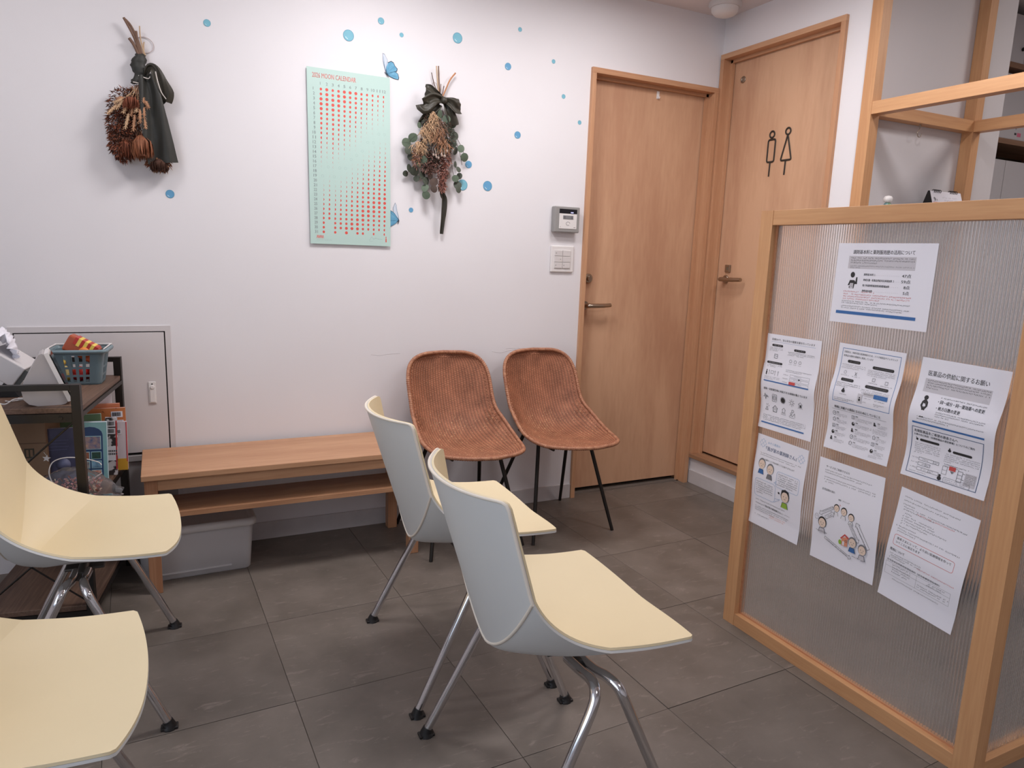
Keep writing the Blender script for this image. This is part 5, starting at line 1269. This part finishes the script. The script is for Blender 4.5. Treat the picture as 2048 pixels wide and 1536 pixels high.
def tuft(mb, c, rx, rz, ry, n, size, mis, down=.6):
    for _ in range(n):
        while True:
            x, z = rnd(-1, 1), rnd(-1, 1)
            if x * x + z * z < 1: break
        y = rnd(-1, 1) * math.sqrt(1 - x * x - z * z); p = c + Vector((x * rx, y * ry, z * rz))
        d = Vector((x * .8 + rnd(-.6, .6), y + rnd(-.5, .2), z * .6 - down + rnd(-.5, .5))).normalized() * size * rnd(.6, 1.5); s_ = d.cross(Vector((rnd(-1, 1), rnd(-1, 1), rnd(-1, 1)))).normalized() * size * .16
        mb.add([p - s_, p + d * .5 - s_ * .7, p + d, p + d * .5 + s_, p + s_ * .6], [(0, 1, 2, 3, 4)], random.choice(mis))
def bloom(t, c, axis, r, L, n, M, name, rows=3):
    """protea like cup of overlapping blades"""
    axis = axis.normalized(); u = axis.cross(Vector((0, 1, .01))).normalized(); w = axis.cross(u); mb = MB()
    mb.lathe([(r * .25, 0), (r * .75, L * .3), (r * .72, L * .75), (r * .3, L * .86)], n=14, mt=Matrix.Translation(c) @ Matrix((u, w, axis)).transposed().to_4x4(), mi=0)
    for k in range(rows):
        for i in range(n * 2):
            a = PI * (i + k * .5) / n + rnd(-.06, .06); e = u * math.cos(a) + w * math.sin(a); f = u * -math.sin(a) + w * math.cos(a); rr = r * (1 - .16 * k) * rnd(.88, 1.12); hw = r * .10 * rnd(.7, 1.3); ll = L * rnd(.88, 1.1)
            P = [c + e * rr * .3, c + e * rr * .95 + axis * ll * .35 + f * hw, c + e * rr * .98 + axis * ll * .75 + f * hw * .7, c + e * rr * rnd(.7, .95) + axis * ll, c + e * rr * .98 + axis * ll * .75 - f * hw * .7, c + e * rr * .95 + axis * ll * .35 - f * hw]
            mb.add(P, [(0, 1, 2, 3, 4, 5)], 0)
    return mb.build(name, M, t, fix=False)

# left bouquet
t = thing('dried_bouquet', 'dried protea and grass bouquet with long black wrap, left on the back wall', 'bouquet', wp(278, 110, .0))
o_ = Vector(t.location)
for pts, r, M in (([(283, 118), (272, 84), (262, 62), (247, 35)], .0042, M_stem), ([(286, 118), (277, 84), (262, 52), (250, 38)], .0036, M_stem), ([(280, 118), (269, 92), (258, 76)], .0052, M_stem), ([(287, 116), (276, 88), (272, 62)], .0040, M_stem), ([(289, 114), (281, 78), (279, 52)], .0022, M_stem2), ([(291, 112), (285, 96), (283, 86)], .0026, M_stem2), ([(288, 112), (287, 92), (288, 84)], .0022, M_stem2)):
    MB().tube(spline(rel(t, [wp(x, y, .022 + .002 * i) for i, (x, y) in enumerate(pts)]), 4), r, n=7).build('stem', M, t)
MB().tube([Vector(wp(288, 90, .004)) - o_ + Vector((.030 * math.cos(a), 0, .026 * math.sin(a))) for a in [k * PI / 16 for k in range(33)]], .0012, n=6, cap=False).build('hanging_ring', mat('clear_ring', (196, 180, 178), .3), t)
w = MB(); rows = []
prof = [(109, 281, 10), (113, 280, 9), (118, 278, 13), (124, 277, 14), (128, 277, 12), (133, 277, 15), (139, 280, 14), (144, 281, 15), (149, 283, 13), (153, 280, 11), (158, 277, 10), (162, 276, 12), (167, 275, 12)]
for i, (y, x, hw) in enumerate(prof):
    c = wp(x, y, .026) - o_; rr = hw / 1426 * 2.35; rows.append([c + Vector((rr * math.cos(a) * (1 + .12 * math.sin(3 * a + i) + .07 * math.sin(7 * a - 2 * i)), rr * .75 * math.sin(a) * (1 + .12 * math.sin(5 * a + 2 * i)), .002 * math.sin(4 * a + i * 1.7))) for a in [k * PI / 9 for k in range(18)]])
w.grid(rows, closed=True); w.build('wrap', M_rib, t)
w = MB(); ribbon(w, rel(t, [wp(290, 150, .048), wp(299, 185, .056), (wp(309, 240, .058)), wp(319, 290, .054), wp(327, 327, .050)]), [.040, .066, .084, .094, .098], 0, fold=.011); w.build('wrap_tail', M_rib, t, fix=False)
w = MB(); ribbon(w, rel(t, [wp(292, 150, .040), wp(299, 134, .052), wp(310, 140, .060), wp(322, 165, .058), wp(332, 186, .050), wp(331, 204, .042)]), [.014, .022, .034, .044, .052, .040], 0, fold=.004); w.build('wrap_loop', M_rib2, t, fix=False)
w = MB(); ribbon(w, rel(t, [wp(331, 205, .042), wp(322, 196, .034), wp(308, 165, .036), wp(296, 150, .036)]), [.040, .044, .030, .018], 0, fold=.004); w.build('wrap_loop', M_rib, t, fix=False)
for pts in ([(277, 151, .048), (288, 155, .052), (298, 157, .052), (302, 148, .052)], [(266, 164, .046), (276, 166, .052), (286, 169, .050)], [(311, 143, .066), (316, 165, .068), (323, 185, .066), (332, 198, .056)]):
    MB().tube(spline(rel(t, [wp(*p) for p in pts]), 4), .0017, n=6).build('twine', M_twine, t)
random.seed(11)
for pts in [((272, 172), (232, 218)), ((268, 180), (214, 228)), ((270, 185), (228, 206)), ((266, 190), (234, 198)), ((276, 170), (262, 232)), ((279, 172), (280, 246)), ((283, 172), (291, 256)), ((281, 180), (297, 216)), ((274, 175), (246, 226)), ((285, 172), (286, 206)), ((270, 176), (250, 258)), ((276, 176), (266, 262)), ((284, 200), (291, 258)), ((280, 172), (272, 224)), ((286, 172), (288, 238))]:
    (x0, y0), (x1, y1) = pts; a, b = wp(x0, y0, rnd(.044, .058)) - o_, wp(x1, y1, rnd(.058, .078)) - o_
    m_ = a.lerp(b, .62); st = MB(); st.tube([a, a.lerp(m_, .5) + Vector((rnd(-.004, .004), 0, 0)), m_], .0009, n=5); spike(st, m_, b, .0058); st.build('grass_spike', random.choice((M_straw, M_straw2)), t, fix=False)
bloom(t, wp(262, 196, .045) - o_, Vector((.05, -.5, -1)), .029, .050, 16, M_rust, 'flower_head')
bloom(t, wp(281, 272, .050) - o_, Vector((.06, -.25, -1)), .034, .078, 20, M_rust2, 'flower_head', 4)
bloom(t, wp(252, 276, .036) - o_, Vector((-.02, -.2, -1)), .026, .070, 18, M_rust, 'flower_head')
bloom(t, wp(318, 318, .036) - o_, Vector((.03, -.1, -1)), .030, .045, 18, M_dkbr, 'flower_head')
w = MB()
tuft(w, wp(250, 210, .035) - o_, .050, .055, .026, 700, .012, (0, 1), .3); tuft(w, wp(240, 250, .035) - o_, .042, .060, .026, 900, .012, (0, 1)); tuft(w, wp(247, 286, .042) - o_, .042, .060, .026, 1000, .013, (0, 1))
tuft(w, wp(272, 225, .035) - o_, .038, .085, .022, 700, .014, (0, 1, 2)); tuft(w, wp(318, 326, .034) - o_, .036, .022, .014, 260, .016, (0, 2), 1.2)
w.build('foliage', [M_rust, M_dkbr, M_straw], t, kind='stuff', fix=False)

# right bouquet
t = thing('dried_bouquet', 'eucalyptus and dried flower bouquet with black bow, right of the mint calendar', 'bouquet', wp(880, 205, .0))
o_ = Vector(t.location); random.seed(5)
for pts, r, M in (([(880, 196), (878, 160), (877, 132)], .0026, M_stem), ([(878, 196), (875, 160), (873, 132)], .0024, M_stem2), ([(875, 188), (868, 166), (863, 145)], .0015, M_dkbr), ([(884, 196), (892, 178), (900, 160), (911, 146)], .0032, mat('stem_tan', (186, 130, 92), .7)), ([(880, 194), (881, 178), (882, 168)], .0015, M_stem), ([(882, 196), (886, 182), (888, 172)], .0017, M_dkbr)):
    MB().tube(spline(rel(t, [wp(x, y, .020) for x, y in pts]), 4), r, n=7).build('stem', M, t)
MB().tube([wp(869, 172, .004) - o_ + Vector((.012 * math.cos(a), 0, .014 * math.sin(a))) for a in [k * PI / 12 for k in range(25)]], .0008, n=6, cap=False).build('hanging_ring', bpy.data.materials['clear_ring'], t)
def bow_part(name, pts, ws, M=M_rib2, fold=.006, ph=0.):
    w = MB(); ribbon(w, rel(t, [wp(*p) for p in pts]), ws, 0, fold=fold, ph=ph); w.build(name, M, t, fix=False)
bow_part('bow_loop', [(888, 200, .045), (868, 197, .062), (850, 212, .058), (845, 208, .048)], [.022, .050, .062, .060])
bow_part('bow_loop', [(888, 200, .045), (903, 205, .060), (914, 212, .060), (921, 213, .048)], [.020, .044, .062, .060], ph=1.)
bow_part('bow_loop', [(884, 196, .040), (870, 187, .052), (858, 181, .048), (851, 180, .040)], [.012, .036, .050, .046], ph=2.)
bow_part('bow_tail', [(880, 208, .042), (865, 222, .044), (852, 238, .038), (842, 250, .032)], [.024, .040, .044, .036])
bow_part('bow_tail', [(890, 206, .044), (898, 222, .050), (906, 240, .046), (909, 252, .040)], [.020, .042, .048, .044], ph=.6)
bow_part('bow_tail', [(885, 300, .030), (884, 380, .034), (889, 400, .030), (887, 430, .028), (883, 468, .020)], [.014, .022, .026, .024, .016], fold=.003)
w = MB().lathe([(.003, -.014), (.013, -.010), (.015, 0), (.012, .010), (.003, .014)], n=14, c=tuple(wp(888, 201, .052) - o_)); w.build('bow_knot', M_rib2, t)
M_euc = [mat('leaf_green', (92, 106, 88), .6, var=.12, vs=20), mat('leaf_dark', (76, 82, 70), .6, var=.12, vs=20), mat('leaf_brown', (100, 84, 76), .6, var=.12, vs=20)]
def leaf_mesh(M):
    mb = MB(); n = 14; c = [Vector((0, -.10, 0))]; ringp = [Vector((math.sin(a) * .92 * (1 - .10 * math.cos(a)), .06 * math.cos(2 * a), math.cos(a))) for a in [2 * PI * k / n for k in range(n)]]
    for off in (0, .05): 
        vs = [p + Vector((0, off, 0)) for p in c + ringp]; mb.add(vs, [(0, 1 + k, 1 + (k + 1) % n) for k in range(n)], 0, True)
    mb.add([Vector((0, -.11, -1)), Vector((.05, -.12, 0)), Vector((0, -.11, .9)), Vector((-.05, -.12, 0))], [(0, 1, 2, 3)], 0)
    return mb.build('leaf', M, t, fix=False)
LV = [(813, 285, 9, 0), (826, 275, 10, 0), (817, 300, 9, 1), (823, 314, 9, 1), (819, 336, 9, 1), (811, 347, 7, 1), (829, 342, 9, 1), (838, 327, 10, 0), (846, 320, 9, 0), (845, 350, 9, 1), (852, 362, 9, 1), (850, 376, 8, 0), (852, 390, 8, 0), (868, 378, 8, 2), (879, 376, 7, 1), (863, 332, 10, 2), (876, 327, 9, 2), (857, 312, 9, 1), (904, 288, 10, 1), (911, 302, 8, 1), (922, 297, 8, 0), (929, 315, 9, 0), (911, 329, 7, 1), (917, 339, 6, 1), (919, 352, 6, 1), (911, 357, 7, 0), (915, 370, 9, 1), (917, 380, 6, 1), (900, 263, 10, 1), (909, 272, 9, 1), (893, 238, 8, 0), (880, 228, 9, 0), (905, 248, 8, 0), (839, 250, 6, 0), (893, 350, 8, 2), (898, 312, 9, 2), (861, 350, 9, 2), (842, 304, 9, 1), (868, 364, 9, 2), (833, 357, 7, 1), (853, 340, 8, 1), (890, 255, 8, 1), (897, 300, 8, 1), (846, 290, 9, 1)]
protos = {}
for i, (x, y, r, c) in enumerate(LV):
    if c in protos: o = protos[c].copy(); COL.objects.link(o); o.parent = t
    else: o = leaf_mesh(M_euc[c]); protos[c] = o
    edge = abs(x - 870) > 34
    o.location = wp(x, y, rnd(.018, .034) if edge else rnd(.038, .055)) - o_; k = r / 1426 * 2.95 * rnd(.95, 1.1); tilt = rnd(-.75, .75)
    o.rotation_euler = (rnd(-.4, .4), rnd(-PI, PI), tilt); o.scale = (k, k, k)
for pts in ([(884, 220), (905, 270), (918, 300), (924, 330)], [(884, 230), (900, 300), (905, 340), (913, 368)], [(880, 230), (905, 262), (922, 292), (929, 312)], [(876, 225), (845, 262), (815, 286)], [(876, 230), (850, 290), (828, 335), (812, 346)], [(876, 240), (862, 310), (852, 385)]):
    MB().tube(spline(rel(t, [wp(x, y, .026) for x, y in pts]), 4), .0011, n=5).build('twig', M_dkbr, t)
def strands(name, cx, cy, rx, ry, n, L, M, seed, d=.058):
    random.seed(seed); w = MB()
    for _ in range(n):
        a = rnd(0, 2 * PI); q = math.sqrt(rnd(0, 1)); p = wp(cx + rx * q * math.cos(a), cy + ry * q * math.sin(a), d + rnd(-.012, .012)) - o_
        e = Vector((rnd(-.7, .7), rnd(-.5, .2), -rnd(.3, 1.2))).normalized() * L * rnd(.6, 1.3); b = Vector((rnd(-.5, .5), rnd(-.5, .5), .3)) * L * .25
        w.tube([p, p + e * .5 + b, p + e], [.0013, .0011, .0004], n=4, cap=False)
    w.build(name, M, t, kind='stuff', fix=False)
strands('straw_cluster', 866, 240, 9, 18, 130, .030, M_straw2, 1)
strands('straw_cluster', 855, 262, 14, 18, 200, .028, M_straw2, 2)
strands('straw_cluster', 876, 268, 14, 16, 170, .028, M_straw, 3)
strands('straw_cluster', 838, 292, 12, 10, 130, .028, M_straw2, 4)
strands('straw_cluster', 886, 290, 13, 14, 140, .026, M_straw, 5)
strands('reed_cluster', 880, 250, 4, 14, 40, .060, M_stem, 6)
M_mauve = mat('dried_mauve', (142, 104, 94), .8, var=.2, vs=60); M_rose = mat('dried_rose', (156, 100, 84), .8, var=.2, vs=60)
def petals(name, pts, M1, M2, seed):
    random.seed(seed); w = MB()
    for x, y, rx, ry, n in pts: tuft(w, wp(x, y, .050) - o_, rx, ry, .018, n, .011, (0, 1), .4)
    w.build(name, [M1, M2], t, kind='stuff', fix=False)
petals('petal_cluster', [(836, 308, .018, .022, 220), (832, 325, .013, .018, 120)], M_mauve, M_straw, 7)
petals('petal_cluster', [(868, 320, .040, .026, 420), (858, 335, .030, .026, 300)], M_mauve, M_dkbr, 8)
petals('petal_cluster', [(885, 345, .018, .060, 520), (892, 320, .018, .030, 240), (884, 372, .012, .026, 160)], M_rose, M_mauve, 9)
petals('filler', [(870, 290, .060, .070, 900), (865, 250, .040, .040, 350), (895, 275, .030, .060, 400)], M_euc[1], M_dkbr, 10)
random.seed(3)
w = MB()
for k in range(9):
    x, y = 868 + k * 3.4 + rnd(-2, 2), 306 + rnd(-4, 10); p = wp(x, y, .072) - o_; w.lathe([(.001, .006), (.004, .003), (.0045, -.002), (.001, -.006)], n=8, c=tuple(p)); w.tube([p + Vector((0, 0, .005)), p + Vector((rnd(-.006, .006), .01, .035))], .0008, n=5)
w.build('seed_pods', mat('pod_grey', (168, 150, 138), .7), t, kind='stuff')
